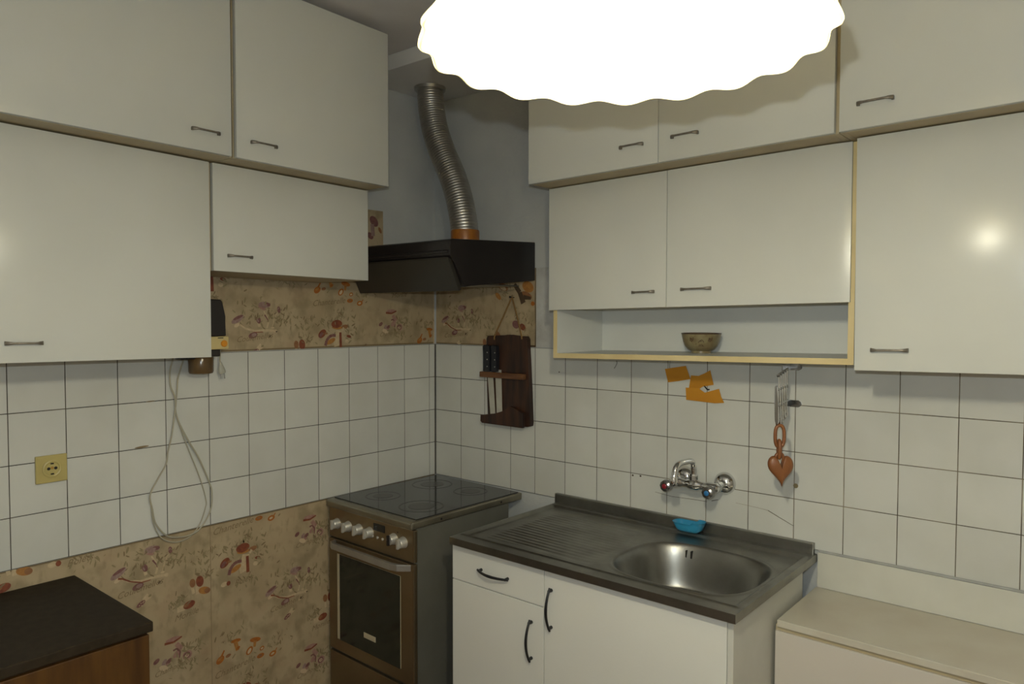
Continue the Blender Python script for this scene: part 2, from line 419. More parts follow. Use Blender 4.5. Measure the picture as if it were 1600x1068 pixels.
SHAPES = [('s', [(-1.3075, 0.7999), (-1.2925, 0.775), (-1.2889, 0.7529), (-1.2944, 0.7371)], 0.005, 0.0072, 'cream'), ('s', [(-1.3039, 0.7858), (-1.2925, 0.7697), (-1.2889, 0.7582)], 0.0057, 0.0029, 'plum'), ('e', (-1.33, 0.8186), (-1.2997, 0.8045), 0.336, 'pink'), ('e', (-1.3299, 0.8238), (-1.2793, 0.8219), 0.47, 'lilac'), ('e', (-1.3045, 0.8254), (-1.2793, 0.8232), 0.56, 'plum'), ('e', (-1.3224, 0.8219), (-1.2917, 0.8223), 0.336, 'lilac'), ('s', [(-1.2517, 0.7925), (-1.2639, 0.7703), (-1.2709, 0.7428)], 0.0032, 0.0032, 'cream'), ('e', (-1.246, 0.8179), (-1.2424, 0.7929), 0.56, 'plum'), ('e', (-1.2515, 0.8045), (-1.2434, 0.8132), 0.448, 'lilac'), ('e', (-1.2788, 0.7369), (-1.2644, 0.7371), 0.56, 'cream'), ('s', [(-1.3298, 0.7546), (-1.3262, 0.7418)], 0.0107, 0.0107, 'cream'), ('e', (-1.3332, 0.779), (-1.3255, 0.7534), 0.672, 'plum'), ('e', (-1.3353, 0.7704), (-1.3297, 0.7585), 0.448, 'lilac'), ('e', (-1.4267, 0.7425), (-1.4062, 0.7533), 0.56, 'pale'), ('e', (-1.4371, 0.7555), (-1.39, 0.7835), 0.403, 'lilac'), ('e', (-1.431, 0.7677), (-1.3924, 0.7841), 0.246, 'plum'), ('s', [(-1.405, 0.7504), (-1.381, 0.7348), (-1.3466, 0.7265), (-1.3035, 0.7278), (-1.2593, 0.725)], 0.0064, 0.0093, 'cream'), ('s', [(-1.4146, 0.7531), (-1.4002, 0.7491), (-1.3762, 0.7335), (-1.3417, 0.7213), (-1.3113, 0.722)], 0.0064, 0.0029, 'redbrown'), ('e', (-1.2646, 0.7251), (-1.2514, 0.7237), 1.008, 'cream'), ('e', (-1.2581, 0.7207), (-1.2509, 0.7235), 0.672, 'dark'), ('e', (-1.3705, 0.7048), (-1.3342, 0.7147), 0.582, 'plum'), ('e', (-1.3593, 0.7093), (-1.338, 0.7137), 0.56, 'lilac'), ('e', (-1.2937, 0.6973), (-1.2792, 0.7092), 0.56, 'cream'), ('e', (-1.2872, 0.7021), (-1.2785, 0.7089), 0.672, 'dark'), ('s', [(-1.3352, 0.658), (-1.3172, 0.6711)], 0.0143, 0.0215, 'cream'), ('e', (-1.358, 0.6414), (-1.3301, 0.6578), 0.47, 'plum'), ('e', (-1.3504, 0.6443), (-1.3469, 0.6464), 0.784, 'cream'), ('e', (-1.3453, 0.6506), (-1.3418, 0.6527), 0.784, 'cream'), ('e', (-1.3391, 0.6513), (-1.3355, 0.6534), 0.784, 'cream'), ('e', (-1.343, 0.6421), (-1.3394, 0.6441), 0.784, 'cream'), ('e', (-1.3365, 0.6545), (-1.3329, 0.6566), 0.784, 'cream'), ('e', (-1.3198, 0.6666), (-1.3096, 0.6715), 0.672, 'olive'), ('s', [(-1.1696, 0.6553), (-1.1652, 0.6321)], 0.01, 0.0107, 'cream'), ('s', [(-1.1528, 0.6547), (-1.1512, 0.6266)], 0.01, 0.0122, 'cream'), ('e', (-1.1705, 0.6858), (-1.1668, 0.6546), 0.672, 'brown'), ('e', (-1.1452, 0.6899), (-1.1396, 0.6501), 0.694, 'redbrown'), ('e', (-1.1474, 0.6393), (-1.1046, 0.6271), 0.582, 'ochre'), ('e', (-1.1261, 0.6332), (-1.1046, 0.6271), 0.896, 'brown'), ('s', [(-1.1968, 0.5935), (-1.224, 0.5923)], 0.0197, 0.0215, 'cream'), ('e', (-1.2023, 0.5938), (-1.1606, 0.6031), 0.616, 'redbrown'), ('e', (-1.2009, 0.5961), (-1.1829, 0.6016), 0.672, 'brown'), ('s', [(-0.9654, 0.7223), (-0.9694, 0.6965), (-0.9805, 0.6692)], 0.0289, 0.0331, 'cream'), ('s', [(-0.9601, 0.7143), (-0.9583, 0.6532)], 0.0116, 0.0124, 'redbrown'), ('s', [(-0.9913, 0.6654), (-0.9661, 0.6687)], 0.0207, 0.0165, 'cream'), ('e', (-1.001, 0.7362), (-0.9508, 0.7339), 0.336, 'ochre'), ('e', (-1.0044, 0.747), (-0.9506, 0.7507), 0.616, 'redbrown'), ('e', (-0.9544, 0.7331), (-0.9206, 0.7401), 0.504, 'brown'), ('s', [(-0.9509, 0.7221), (-0.9417, 0.7333)], 0.0083, 0.0107, 'cream'), ('e', (-1.0649, 0.6965), (-1.0321, 0.7241), 0.65, 'redbrown'), ('e', (-1.0608, 0.697), (-1.0468, 0.7163), 0.56, 'plum'), ('s', [(-1.0382, 0.7108), (-1.0225, 0.7101)], 0.0107, 0.0041, 'brown'), ('e', (-1.0283, 0.6687), (-0.9856, 0.6889), 0.403, 'ochre'), ('s', [(-1.0336, 0.6618), (-1.0281, 0.6818), (-1.0157, 0.6968), (-1.0015, 0.703), (-0.983, 0.7016)], 0.0124, 0.0116, 'plum'), ('e', (-1.0651, 0.6311), (-1.0392, 0.6353), 0.672, 'cream'), ('e', (-1.0434, 0.6332), (-1.0277, 0.6328), 1.1, 'redbrown'), ('e', (-0.9368, 0.678), (-0.9176, 0.6771), 0.84, 'cream'), ('e', (-0.9292, 0.6997), (-0.9063, 0.6946), 0.504, 'redbrown'), ('e', (-1.2647, 0.4946), (-1.2107, 0.4944), 0.336, 'pink'), ('s', [(-1.2687, 0.488), (-1.2371, 0.4852), (-1.2087, 0.4958)], 0.0085, 0.0053, 'redbrown'), ('s', [(-1.2292, 0.4764), (-1.2093, 0.4533)], 0.016, 0.016, 'pink'), ('e', (-1.2399, 0.4309), (-1.2134, 0.4506), 0.56, 'pink'), ('s', [(-1.2395, 0.4558), (-1.2274, 0.4596), (-1.2155, 0.4453), (-1.2187, 0.424)], 0.0064, 0.0053, 'plum'), ('e', (-1.2066, 0.4189), (-1.1747, 0.4297), 0.952, 'pink'), ('e', (-1.2049, 0.4211), (-1.1801, 0.4275), 0.896, 'plum'), ('e', (-1.1996, 0.4213), (-1.1843, 0.4256), 0.84, 'pale'), ('e', (-1.1955, 0.4231), (-1.1868, 0.4241), 1.008, 'pink'), ('e', (-1.2181, 0.4116), (-1.2092, 0.4084), 1.008, 'plum'), ('e', (-1.3065, 0.4318), (-1.2869, 0.4454), 0.616, 'plum'), ('e', (-1.2777, 0.4153), (-1.2636, 0.4362), 0.56, 'lilac'), ('e', (-1.2639, 0.4162), (-1.2466, 0.4333), 0.56, 'plum'), ('e', (-1.27, 0.4084), (-1.2541, 0.4166), 0.672, 'pink'), ('e', (-1.2874, 0.4149), (-1.2583, 0.4013), 0.56, 'pale'), ('e', (-1.0849, 0.3527), (-1.0563, 0.3721), 0.694, 'orange'), ('e', (-1.0795, 0.3613), (-1.0617, 0.3719), 0.448, 'ochre'), ('s', [(-1.0661, 0.3735), (-1.0547, 0.3928)], 0.0085, 0.0053, 'orange'), ('e', (-1.0506, 0.3658), (-1.0294, 0.3698), 0.56, 'brown'), ('s', [(-1.0238, 0.3518), (-1.0122, 0.365)], 0.0053, 0.0043, 'olive'), ('e', (-1.0288, 0.4138), (-0.9895, 0.4112), 0.358, 'orange'), ('s', [(-1.0116, 0.4101), (-1.0029, 0.3746)], 0.016, 0.0139, 'ochre'), ('e', (-1.0097, 0.3792), (-0.9935, 0.3865), 0.56, 'orange'), ('e', (-0.9671, 0.3446), (-0.9446, 0.3696), 0.694, 'orange'), ('e', (-0.9624, 0.3473), (-0.9494, 0.3646), 0.56, 'pale'), ('e', (-0.9538, 0.3947), (-0.9094, 0.3862), 0.403, 'orange'), ('s', [(-0.9325, 0.3874), (-0.9352, 0.3641)], 0.0128, 0.0096, 'ochre'), ('e', (-0.9138, 0.3447), (-0.8953, 0.3524), 0.784, 'orange'), ('e', (-0.9099, 0.346), (-0.8992, 0.3502), 0.672, 'cream'), ('e', (-0.9261, 0.3211), (-0.8956, 0.3236), 0.56, 'orange'), ('e', (-0.9189, 0.323), (-0.9044, 0.3236), 0.56, 'brown'), ('e', (-0.8742, 0.3092), (-0.8442, 0.3157), 0.672, 'orange'), ('e', (-0.8677, 0.3105), (-0.8528, 0.3142), 0.56, 'cream'), ('s', [(-0.8502, 0.3165), (-0.8411, 0.3291)], 0.0048, 0.0037, 'orange')]
TUFTS = [((-1.3402, 0.8081), 16, 0.03), ((-1.2427, 0.7702), 18, 0.028), ((-1.3609, 0.7616), 14, 0.03), ((-1.2216, 0.7513), 10, 0.03), ((-1.1225, 0.6866), 12, 0.025), ((-1.2237, 0.6139), 16, 0.022), ((-1.0221, 0.7431), 14, 0.028), ((-0.8993, 0.7093), 14, 0.028), ((-1.1272, 0.7466), 14, 0.03), ((-0.9523, 0.6144), 10, 0.03), ((-1.0385, 0.4321), 12, 0.025), ((-1.1683, 0.4389), 14, 0.025), ((-1.1981, 0.3839), 14, 0.03), ((-0.8498, 0.3547), 12, 0.03), ((-0.9579, 0.2556), 14, 0.03)]
WORDS = [('Coulemelles', (-1.4205, 0.6848), 0.03), ('Bolets', (-1.0132, 0.6148), 0.03), ('Morille', (-1.235, 0.553), 0.03), ('Chanterelle', (-1.095, 0.297), 0.034), ('Champignons', (-1.3053, 0.3839), 0.026)]

V1 = (.55, -.215); V2 = (0, .522)
def print_papers(pr_, off, irange, jrange):
    for i in irange:
        for j in jrange:
            dx = off[0]+i*V1[0]+j*V2[0]; dz = off[1]+i*V1[1]+j*V2[1]
            x0, x1, z0, z1 = pr_.clip
            if dx-1.8 > x1 or dx+.0 < x0-2.2: continue
            rnd = random.getstate(); random.seed(11)
            for c, n, sp in TUFTS: pr_.tuft((c[0]+dx, c[1]+dz), n, sp, .030)
            random.setstate(rnd)
            for sh in SHAPES:
                if sh[0] == 'e': pr_.ell((sh[1][0]+dx, sh[1][1]+dz), (sh[2][0]+dx, sh[2][1]+dz), sh[3], sh[4])
                else: pr_.stroke([(p[0]+dx, p[1]+dz) for p in sh[1]], sh[2], sh[3], sh[4])
            for body, at, size in WORDS:
                a = (at[0]+dx, at[1]+dz)
                if x0-.2 < a[0] < x1 and z0-.03 < a[1] < z1: pr_.text(body, a, size, .10)

# back wall (right half of the photograph)
bm = NB()
box(bm, -.12, XR, .006, .12, 0, ZC, mi=0)
cols = [0.003, .165, .309, .459, .591, .7455]
while cols[-1] < XR: cols.append(cols[-1]+T)
cols[-1] = min(cols[-1], XR)
face(bm, [map_back(0, ZB, .0043), map_back(.9, ZB, .0043), map_back(.9, ZT, .0043), map_back(0, ZT, .0043)], 5)
face(bm, [map_back(.9, ZB, .0043), map_back(XR, ZB, .0043), map_back(XR, ZT, .0043), map_back(.9, ZT, .0043)], 2)
tiles(bm, cols, map_back, False)
face(bm, [map_back(0.002, ZT+.002, 0), map_back(.592, ZT+.002, 0), map_back(.592, 1.80, 0), map_back(0.002, 1.80, 0)], 3)
face(bm, [map_back(.592, ZT+.004, .0003), map_back(.90, ZT+.004, .0003), map_back(.90, 1.80, .0003), map_back(.594, 1.80, .0003)], 4)
pb = Print(bm, map_back, (0.003, .362, ZT+.002, 1.80))
print_papers(pb, (.121+1.353-2*V1[0], 1.581-.766-2*V1[1]-V2[1]), range(0, 4), range(-1, 4))
pb2 = Print(bm, map_back, (.366, .591, ZT+.002, 1.80))
for c in ((.41, 1.70), (.44, 1.73), (.50, 1.60), (.55, 1.53)): pb2.tuft(c, 14, .03, .022)
pb2.ell((.52, 1.735), (.578, 1.71), .7, 'ochre'); pb2.ell((.515, 1.70), (.57, 1.675), .45, 'brown')
pb2.stroke([(.475, 1.735), (.505, 1.70), (.525, 1.655)], .018, .026, 'dark'); pb2.stroke([(.525, 1.68), (.565, 1.675)], .02, .012, 'dark')
pb2.ell((.37, 1.70), (.40, 1.672), .5, 'ochre'); pb2.ell((.385, 1.735), (.44, 1.715), .5, 'brown'); pb2.ell((.392, 1.73), (.43, 1.712), .4, 'cream')
pb2.ell((.565, 1.655), (.585, 1.65), .9, 'orange'); pb2.ell((.57, 1.654), (.58, 1.651), .9, 'cream')
pb2.ell((.465, 1.575), (.50, 1.555), .8, 'plum'); pb2.ell((.505, 1.565), (.535, 1.545), .7, 'redbrown')
pb2.ell((.37, 1.535), (.395, 1.50), .6, 'brown')
pb2.stroke([(.365, ZT), (.365, 1.80)], .003, .003, 'dark')
pb2.stroke([(.366, ZT+.006), (.592, ZT+.006)], .006, .008, 'dark')
pb2.stroke([(.5885, ZT), (.590, 1.56), (.587, 1.66), (.590, 1.8)], .005, .003, 'dark')
pb.stroke([(.002, ZT+.005), (.36, ZT+.005)], .006, .006, 'ink')
# hairline crack, drilled dots and a limescale spot on the tiles by the tap
pk = Print(bm, lambda s, z, o: map_back(s, z, o+.0058), (0, XR, ZB, ZT))
pk.stroke([(1.155, .958), (1.223, .952), (1.298, .955), (1.359, .956)], .0012, .0016, 'dark'); pk.stroke([(1.375, .961), (1.399, .969)], .0025, .0015, 'dark')
pk.stroke([(1.463, .969), (1.541, .965), (1.574, .962)], .0008, .001, 'ink'); pk.stroke([(1.574, .962), (1.606, .948), (1.658, .926)], .0022, .0015, 'dark')
for c in ((1.060, 1.006), (1.093, 1.008)): pk.ell((c[0]-.004, c[1]), (c[0]+.004, c[1]), .9, 'dark')
pk.ell((1.655, 1.058), (1.671, 1.057), .95, 'olive'); pk.ell((.713, 1.376), (.719, 1.376), .9, 'dark')
WB = struct('wall_back', bm, WALLM, 'back wall with white tiles, plaster above and a strip of mushroom wallpaper', recalc=False)

# left wall
bm = NB()
box(bm, -.12, -.006, YF, .12, 0, ZC, mi=0)
cols = [-.0035, -.038]
while cols[-1] > YF: cols.append(cols[-1]-T)
cols[-1] = max(cols[-1], YF)
face(bm, [map_left(0, ZB, .0043), map_left(YF, ZB, .0043), map_left(YF, ZT, .0043), map_left(0, ZT, .0043)], 5)
tiles(bm, cols, map_left, True)
def paper_left(y0, y1, z0, z1): face(bm, [map_left(y0, z0, 0), map_left(y1, z0, 0), map_left(y1, z1, 0), map_left(y0, z1, 0)], 3)
paper_left(-.305, -.002, ZT+.002, 1.85); paper_left(-2.2, -.305, ZT+.002, 2.05); paper_left(YF, -.002, 0, ZB-.002)
pl = Print(bm, map_left, (-2.75, -.003, .0, ZB-.002))
print_papers(pl, (0, 0), range(-3, 3), range(-3, 3))
pl.stroke([(-1.102, 0), (-1.102, ZB)], .0025, .0025, 'seam'); pl.stroke([(-.575, 0), (-.575, ZB)], .002, .002, 'seam')
pl.stroke([(-2.75, ZB-.004), (0, ZB-.004)], .005, .005, 'ink')
pu = Print(bm, map_left, (-1.3, -.003, ZT+.002, 1.85))
print_papers(pu, (-.124, -.01), range(-2, 4), range(-2, 5))
pv = Print(bm, map_left, (-2.2, -1.83, ZT+.002, 2.05))
print_papers(pv, (-.124, -.01), range(-3, 3), range(-3, 5))
pu.stroke([(-1.3, ZT+.005), (-.003, ZT+.005)], .007, .009, 'ink'); pu.stroke([(-.006, ZT), (-.006, 1.85)], .006, .006, 'cream')
pu2 = Print(bm, map_left, (-.66, -.306, 1.85, 2.05))
pu2.ell((-.375, 2.02), (-.335, 1.985), .7, 'plum'); pu2.ell((-.33, 1.98), (-.315, 1.955), .5, 'brown'); pu2.ell((-.39, 1.95), (-.36, 1.93), .7, 'plum')
pu2.stroke([(-.365, 1.99), (-.36, 1.94)], .02, .02, 'lilac')
pg = Print(bm, lambda s, z, o: map_left(s, z, o+.0058), (-2, 0, ZB, ZT))
pg.ell((-1.320, 1.318), (-1.290, 1.319), .14, 'ink'); pg.ell((-1.358, 1.170), (-1.312, 1.172), .14, 'ink')
WL = struct('wall_left', bm, WALLM, 'left wall with white tiles between two bands of mushroom wallpaper', recalc=False)

bm = NB(); box(bm, XR, XR+.1, YF, .12, 0, ZC); struct('wall_right', bm, M['paint_back'])
bm = NB(); box(bm, -.12, XR+.1, YF-.1, YF, 0, ZC); struct('wall_front', bm, M['paint_back'])
bm = NB(); box(bm, -.12, XR+.1, YF-.1, .12, -.1, 0); struct('floor', bm, M['floor'])
bm = NB(); box(bm, -.12, XR+.1, YF-.1, .12, ZC, ZC+.1); struct('ceiling', bm, M['ceiling'])
bm = NB(); box(bm, 0, 3.3, -.44, .005, 2.575, ZC, bev=.004); struct('trim_1', bm, mat('soffit paint', (.70, .69, .67), (.74, .73, .71), 4, .85), 'boxed-in soffit below the ceiling over the hood corner')

# ------------------------------------------------------------------ pulls
def frame_pts(o, U, V, Nn):
    o, U, V, Nn = Vector(o), Vector(U), Vector(V), Vector(Nn)
    return lambda s, t, n: o + U*s + V*t + Nn*n

def bowtie_pull(parent, o, U, Nn, L, zshift=0.0):
    """flat-ended bow pull: o = middle of the pull on the door face"""
    F = frame_pts(o, U, (0, 0, 1), Nn)
    bm = NB(); rings = []
    n = 17
    for i in range(n):
        s = -1 + 2*i/(n-1)
        e = abs(s)
        hh = .0026 + .0026*max(0, (e-.62)/.38)**.8          # half height grows into the flat ends
        out = .0165 - .010*max(0, (e-.70)/.30)**1.6 + .002*(1-e*e)
        th = .0022 if e < .7 else .0022 + .003*(e-.7)/.3
        rings.append([bm.verts.new(F(s*L/2, a*hh, out + b*th)) for a, b in ((-1, -.6), (-.6, -1), (.6, -1), (1, -.6), (1, .6), (.6, 1), (-.6, 1), (-1, .6))])
    for a, b in zip(rings, rings[1:]):
        for k in range(8): bm.faces.new((a[k], a[(k+1) % 8], b[(k+1) % 8], b[k]))
    bm.faces.new(list(reversed(rings[0]))); bm.faces.new(rings[-1])
    for sg in (-1, 1):                                         # feet
        p = [F(sg*L/2*x, y, 0) for x, y in ((.86, -.004), (.98, -.004), (.98, .004), (.86, .004))]
        q = [F(sg*L/2*x, y, .007) for x, y in ((.86, -.004), (.98, -.004), (.98, .004), (.86, .004))]
        a = [bm.verts.new(v) for v in p]; b = [bm.verts.new(v) for v in q]
        bm.faces.new(a); bm.faces.new(b)
        for k in range(4): bm.faces.new((a[k], a[(k+1) % 4], b[(k+1) % 4], b[k]))
    return obj('handle', bm, M['bronze'], parent, True)

def bow_pull(parent, o, U, Nn, L):
    V = Vector(Nn).cross(Vector(U))
    F = frame_pts(o, U, V, Nn)
    bm = NB()
    pts = [F(s*L/2, 0, .012 + .017*(1-s*s)) for s in [-1.08+2.16*i/16 for i in range(17)]]
    tube(bm, pts, [.0036+.0012*(1-abs(-1+2*i/16)) for i in range(17)], 10)
    for sg in (-1, 1):
        tube(bm, [F(sg*L/2*.93, 0, 0), F(sg*L/2*.93, 0, .016)], [.0055, .0042], 10)
    return obj('handle', bm, M['blackmetal'], parent, True)

# ------------------------------------------------------------------ wall cupboards
SR = lambda v: Vector((v.x, v.y, v.z + .0195*(v.x-1.5)))        # the right-hand row hangs slightly out of level
SL = lambda v: Vector((v.x, v.y, v.z - .016*(v.y+1.2)))
def warp(bm, f):
    for v in bm.verts: v.co = f(v.co)

def bx_side(bm, side, u0, u1, d0, d1, z0, z1, bev=0.0):
    if side == 'R': box(bm, u0, u1, -d1, -d0, z0, z1, bev)
    else: box(bm, d0, d1, u0, u1, z0, z1, bev)

def cupboard(name, label, side, u0, u1, z0, z1, dep, doors, cat='cabinet', group=None, shelf=None, edge=True):
    f = SR if side == 'R' else SL
    base = f(Vector((u0, -.001, z0)) if side == 'R' else Vector((.001, u0, z0)))
    t = thing(name, label, cat, base, 0, group)
    th = .016
    def panel(n, a0, a1, d0, d1, b0, b1, m, bev=.0012):
        bm = NB(); bx_side(bm, side, a0, a1, d0, d1, b0, b1, bev); warp(bm, f); return obj(n, bm, M[m] if isinstance(m, str) else m, t)
    if shelf is None:
        bm = NB()
        for a in ((u0, u0+th, .002, dep, z0, z1), (u1-th, u1, .002, dep, z0, z1), (u0+th, u1-th, .002, dep, z0, z0+th),
                  (u0+th, u1-th, .002, dep, z1-th, z1), (u0+th, u1-th, .002, .008, z0+th, z1-th)):
            bx_side(bm, side, *a, .001)
        warp(bm, f); obj('carcass', bm, M['body'], t)
    else:
        zs = shelf
        for a, n in (((u0, u0+th, .002, dep, z0, z1), 'side_panel'), ((u1-th, u1, .002, dep, z0, z1), 'side_panel')):
            p = panel(n, *a, 'inner')
            bm = NB(); bx_side(bm, side, a[0], a[1], dep, dep+.0016, z0, z1, .0005); warp(bm, f); obj('edge_band', bm, M['edge'], p)
        p = panel('bottom_shelf', u0+th, u1-th, .002, dep, z0, z0+.017, 'inner')
        bm = NB(); bx_side(bm, side, u0+th, u1-th, dep, dep+.0016, z0, z0+.017, .0005); warp(bm, f); obj('edge_band', bm, M['edge'], p)
        panel('middle_shelf', u0+th, u1-th, .002, dep-.004, zs+.004, zs+.02, 'body')
        panel('top_panel', u0+th, u1-th, .002, dep, z1-th, z1, 'body')
        panel('back_panel', u0+th, u1-th, .002, .010, z0+.017, z1-th, 'inner')
    for dd in doors:
        a0, a1, b0, b1, h = dd[:5]
        bend = dd[5] if len(dd) > 5 else None
        bm = NB()
        if bend is None:
            bx_side(bm, side, a0, a1, dep+.0025, dep+.0195, b0, b1, .0016)
        else:                                                   # a door whose front bows back towards its right edge
            n = 48; w0, amt = bend
            fr = []
            for i in range(n+1):
                uu = a0+(a1-a0)*i/n; x = max(0, (uu-(a1-w0))/w0)
                fr.append((uu, dep+.0195-amt*x*x))
            poly = [(a0, dep+.0025)] + fr + [(a1, dep+.0025)]
            extrude_poly(bm, poly, lambda a, b, tt: (a, -b, tt), b0, b1)
        warp(bm, f)
        if len(dd) > 6:                                         # door turned a little to shift where the lamp reflects in it
            piv, az, ax = dd[6]
            R = Matrix.Rotation(az, 4, 'Z') @ Matrix.Rotation(ax, 4, 'X')
            P0 = Vector(piv)
            for v in bm.verts: v.co = P0 + R @ (v.co-P0)
        d = obj('door', bm, M['door'], t, True, ang=20)
        if h:
            h0, h1, hz = h
            if side == 'R':
                o = f(Vector(((h0+h1)/2, -(dep+.0195), hz))); U = Vector((1, 0, .0195)).normalized(); Nn = (0, -1, 0)
            else:
                o = f(Vector((dep+.0195, (h0+h1)/2, hz))); U = Vector((0, 1, -.016)).normalized(); Nn = (1, 0, 0)
            if len(dd) > 6: o = P0 + R @ (o-P0)
            bowtie_pull(d, o, U, Nn, abs(h1-h0))
    return t

cupboard('wall_cabinet', 'big single-door wall cabinet low on the left tiled wall, above the yellow socket', 'L', -1.86, -1.256, 1.474, 2.070, .2985,
         [(-1.858, -1.258, 1.474, 2.069, (-1.807, -1.723, 1.524), None, ((.318, -1.258, 1.77), .03, 0))])
cupboard('wall_cabinet', 'short white wall cabinet on the left wall, beside the black hood', 'L', -1.250, -.648, 1.740, 2.070, .2985,
         [(-1.247, -.648, 1.740, 2.069, (-1.203, -1.120, 1.789))])
cupboard('top_cabinet', 'top-row cabinet on the left wall, above the big door near the photo edge', 'L', -1.845, -1.233, 2.074, 2.612, .4055,
         [(-1.845, -1.243, 2.074, 2.612, (-1.367, -1.283, 2.130))])
cupboard('top_cabinet', 'top-row cabinet on the left wall nearest the silver exhaust duct', 'L', -1.229, -.640, 2.074, 2.612, .4055,
         [(-1.227, -.640, 2.074, 2.612, (-1.183, -1.095, 2.127))])
cupboard('shelf_cabinet', 'two-door wall cabinet over the sink with an open shelf below its doors', 'R', .910, 1.913, 1.4655, 2.0590, .2985,
         [(.903, 1.362, 1.634, 2.0580, (1.244, 1.323, 1.684)), (1.3645, 1.903, 1.634, 2.0580, (1.416, 1.514, 1.687), (.085, .0085))], shelf=1.633)
cupboard('wall_cabinet', 'tall single-door wall cabinet at the right photo edge, over the cream worktop', 'R', 1.918, 2.53, 1.4535, 2.0585, .2985,
         [(1.922, 2.53, 1.4535, 2.0580, (1.963, 2.051, 1.508), None, ((2.53, -.318, 1.4535), .016, .020))])
cupboard('top_cabinet', 'two-door top-row cabinet behind the lamp, above the open-shelf cabinet', 'R', .897, 1.897, 2.0615, 2.573, .4055,
         [(.895, 1.3885, 2.0615, 2.573, (1.26, 1.341, 2.124)), (1.390, 1.890, 2.0615, 2.573, (1.435, 1.52, 2.127))])
cupboard('top_cabinet', 'top-row cabinet at the upper right photo corner, right of the lamp', 'R', 1.899, 2.51, 2.0615, 2.565, .4055,
         [(1.902, 2.51, 2.0615, 2.565, (1.945, 2.029, 2.121))])

# ------------------------------------------------------------------ pendant lamp
LX, LY, LZ = 2.07, -1.73, 1.893
t = thing('pendant_lamp', 'glowing pendant lamp with a scalloped opal shade hanging from the ceiling', 'lamp', (LX, LY, ZC))
bm = NB()
seg = 18*12
prof = [(.040, .165), (.052, .162), (.085, .145), (.125, .108), (.160, .062), (.186, .024), (.200, .006), (.205, -.002)]
rings = []
nS = 18
for k, (r, z) in enumerate(prof):
    fr = max(0, (k-3)/(len(prof)-4)); ring = []
    for i in range(seg):
        a = 2*PI*i/seg; c = math.cos(nS*a)
        cc = abs(math.sin(nS*a/2))
        rr = r*(1 + .013*fr*c); zz = z - .0024*fr*fr*c
        ring.append(bm.verts.new((LX+rr*math.cos(a), LY+rr*math.sin(a), LZ+zz)))
    rings.append(ring)
for a, b in zip(rings, rings[1:]):
    for i in range(seg): bm.faces.new((a[i], a[(i+1) % seg], b[(i+1) % seg], b[i]))
so = obj('shade', bm, M['shade'], t, True, ang=80)
sm = so.modifiers.new('thick', 'SOLIDIFY'); sm.thickness = .003; sm.offset = 0
bm = NB(); rim = []
for i in range(seg):
    a = 2*PI*i/seg; c = math.cos(nS*a); rr = .2065*(1+.013*c)
    rim.append((LX+rr*math.cos(a), LY+rr*math.sin(a), LZ-.004-.0024*c))
tube(bm, rim, .0032, 8, closed=True)
obj('rim_bead', bm, M['shade'], so, True)
bm = NB()
lathe(bm, [(.006, .058), (.013, .055), (.014, .030), (.022, .015), (.030, -.002), (.032, -.016), (.028, -.032), (.016, -.043), (.004, -.047)],
      Matrix.Translation((LX, LY, LZ+.006)), 24)
obj('bulb', bm, M['bulb'], t, True)
bm = NB(); lathe(bm, [(.010, .175), (.024, .17), (.026, .12), (.020, .070), (.008, .070)], Matrix.Translation((LX, LY, LZ)), 24); obj('socket', bm, M['creamplastic'], t, True)
bm = NB(); tube(bm, [(LX, LY, LZ+.17), (LX+.002, LY, 2.3), (LX, LY, ZC-.03)], .0035, 8); obj('cord', bm, M['cable'], t, True)
bm = NB(); lathe(bm, [(.008, -.035), (.030, -.03), (.045, -.012), (.048, 0)], Matrix.Translation((LX, LY, ZC)), 28); obj('ceiling_rose', bm, M['creamplastic'], t, True)

# ------------------------------------------------------------------ cooker
ST = thing('cooker', 'brown and grey free-standing electric cooker in the tiled corner', 'cooker', (.02, -.013, 0), -.025)
W_, D_ = .525, .60
bm = NB(); box(bm, .004, W_-.008, -.585, -.075, .04, .838, .004); obj('body', bm, M['greysteel'], ST, local=True)
for i, (fx, fy) in enumerate(((.04, -.55), (W_-.05, -.55), (.04, -.12), (W_-.05, -.12))):
    bm = NB(); lathe(bm, [(.016, 0), (.018, .02), (.012, .045)], Matrix.Translation((fx, fy, 0)), 16); obj('foot', bm, M['blackplastic'], ST, local=True)
bm = NB(); box(bm, 0, W_, -D_, 0, .836, .864, .006, seg=3); box(bm, .0, W_, -D_-.006, -D_+.02, .834, .862, .009, seg=4)
hob = obj('hob_frame', bm, M['steelsoft'], ST, True, local=True)
hob.data.materials[0] = mat('hob trim steel', (.30, .275, .21), (.24, .215, .16), 8, .35, .8)
bm = NB(); box(bm, .012, W_-.012, -.572, -.012, .862, .8675, .001); gl = obj('hob_glass', bm, M['glassblack'], ST, local=True)
def ring(parent, cx, cy, r0, r1, z, m='zone', name='cooking_zone'):
    bm = NB(); n = 48
    a = [bm.verts.new((cx+r0*math.cos(2*PI*i/n), cy+r0*math.sin(2*PI*i/n), z)) for i in range(n)]
    b = [bm.verts.new((cx+r1*math.cos(2*PI*i/n), cy+r1*math.sin(2*PI*i/n), z)) for i in range(n)]
    for i in range(n): bm.faces.new((a[i], b[i], b[(i+1) % n], a[(i+1) % n]))
    c = [bm.verts.new((cx+r0*.62*math.cos(2*PI*i/n), cy+r0*.62*math.sin(2*PI*i/n), z)) for i in range(n)]
    bm.faces.new(c)
    bmesh.ops.recalc_face_normals(bm, faces=bm.faces[:])
    for f in bm.faces:
        if f.normal.z < 0: f.normal_flip()
    return obj(name, bm, M[m], parent, local=True, recalc=False)
for cx, cy, r in ((.385, -.435, .088), (.355, -.135, .072), (.145, -.43, .072), (.14, -.155, .088)): ring(gl, cx, cy, r-.006, r, .8679)
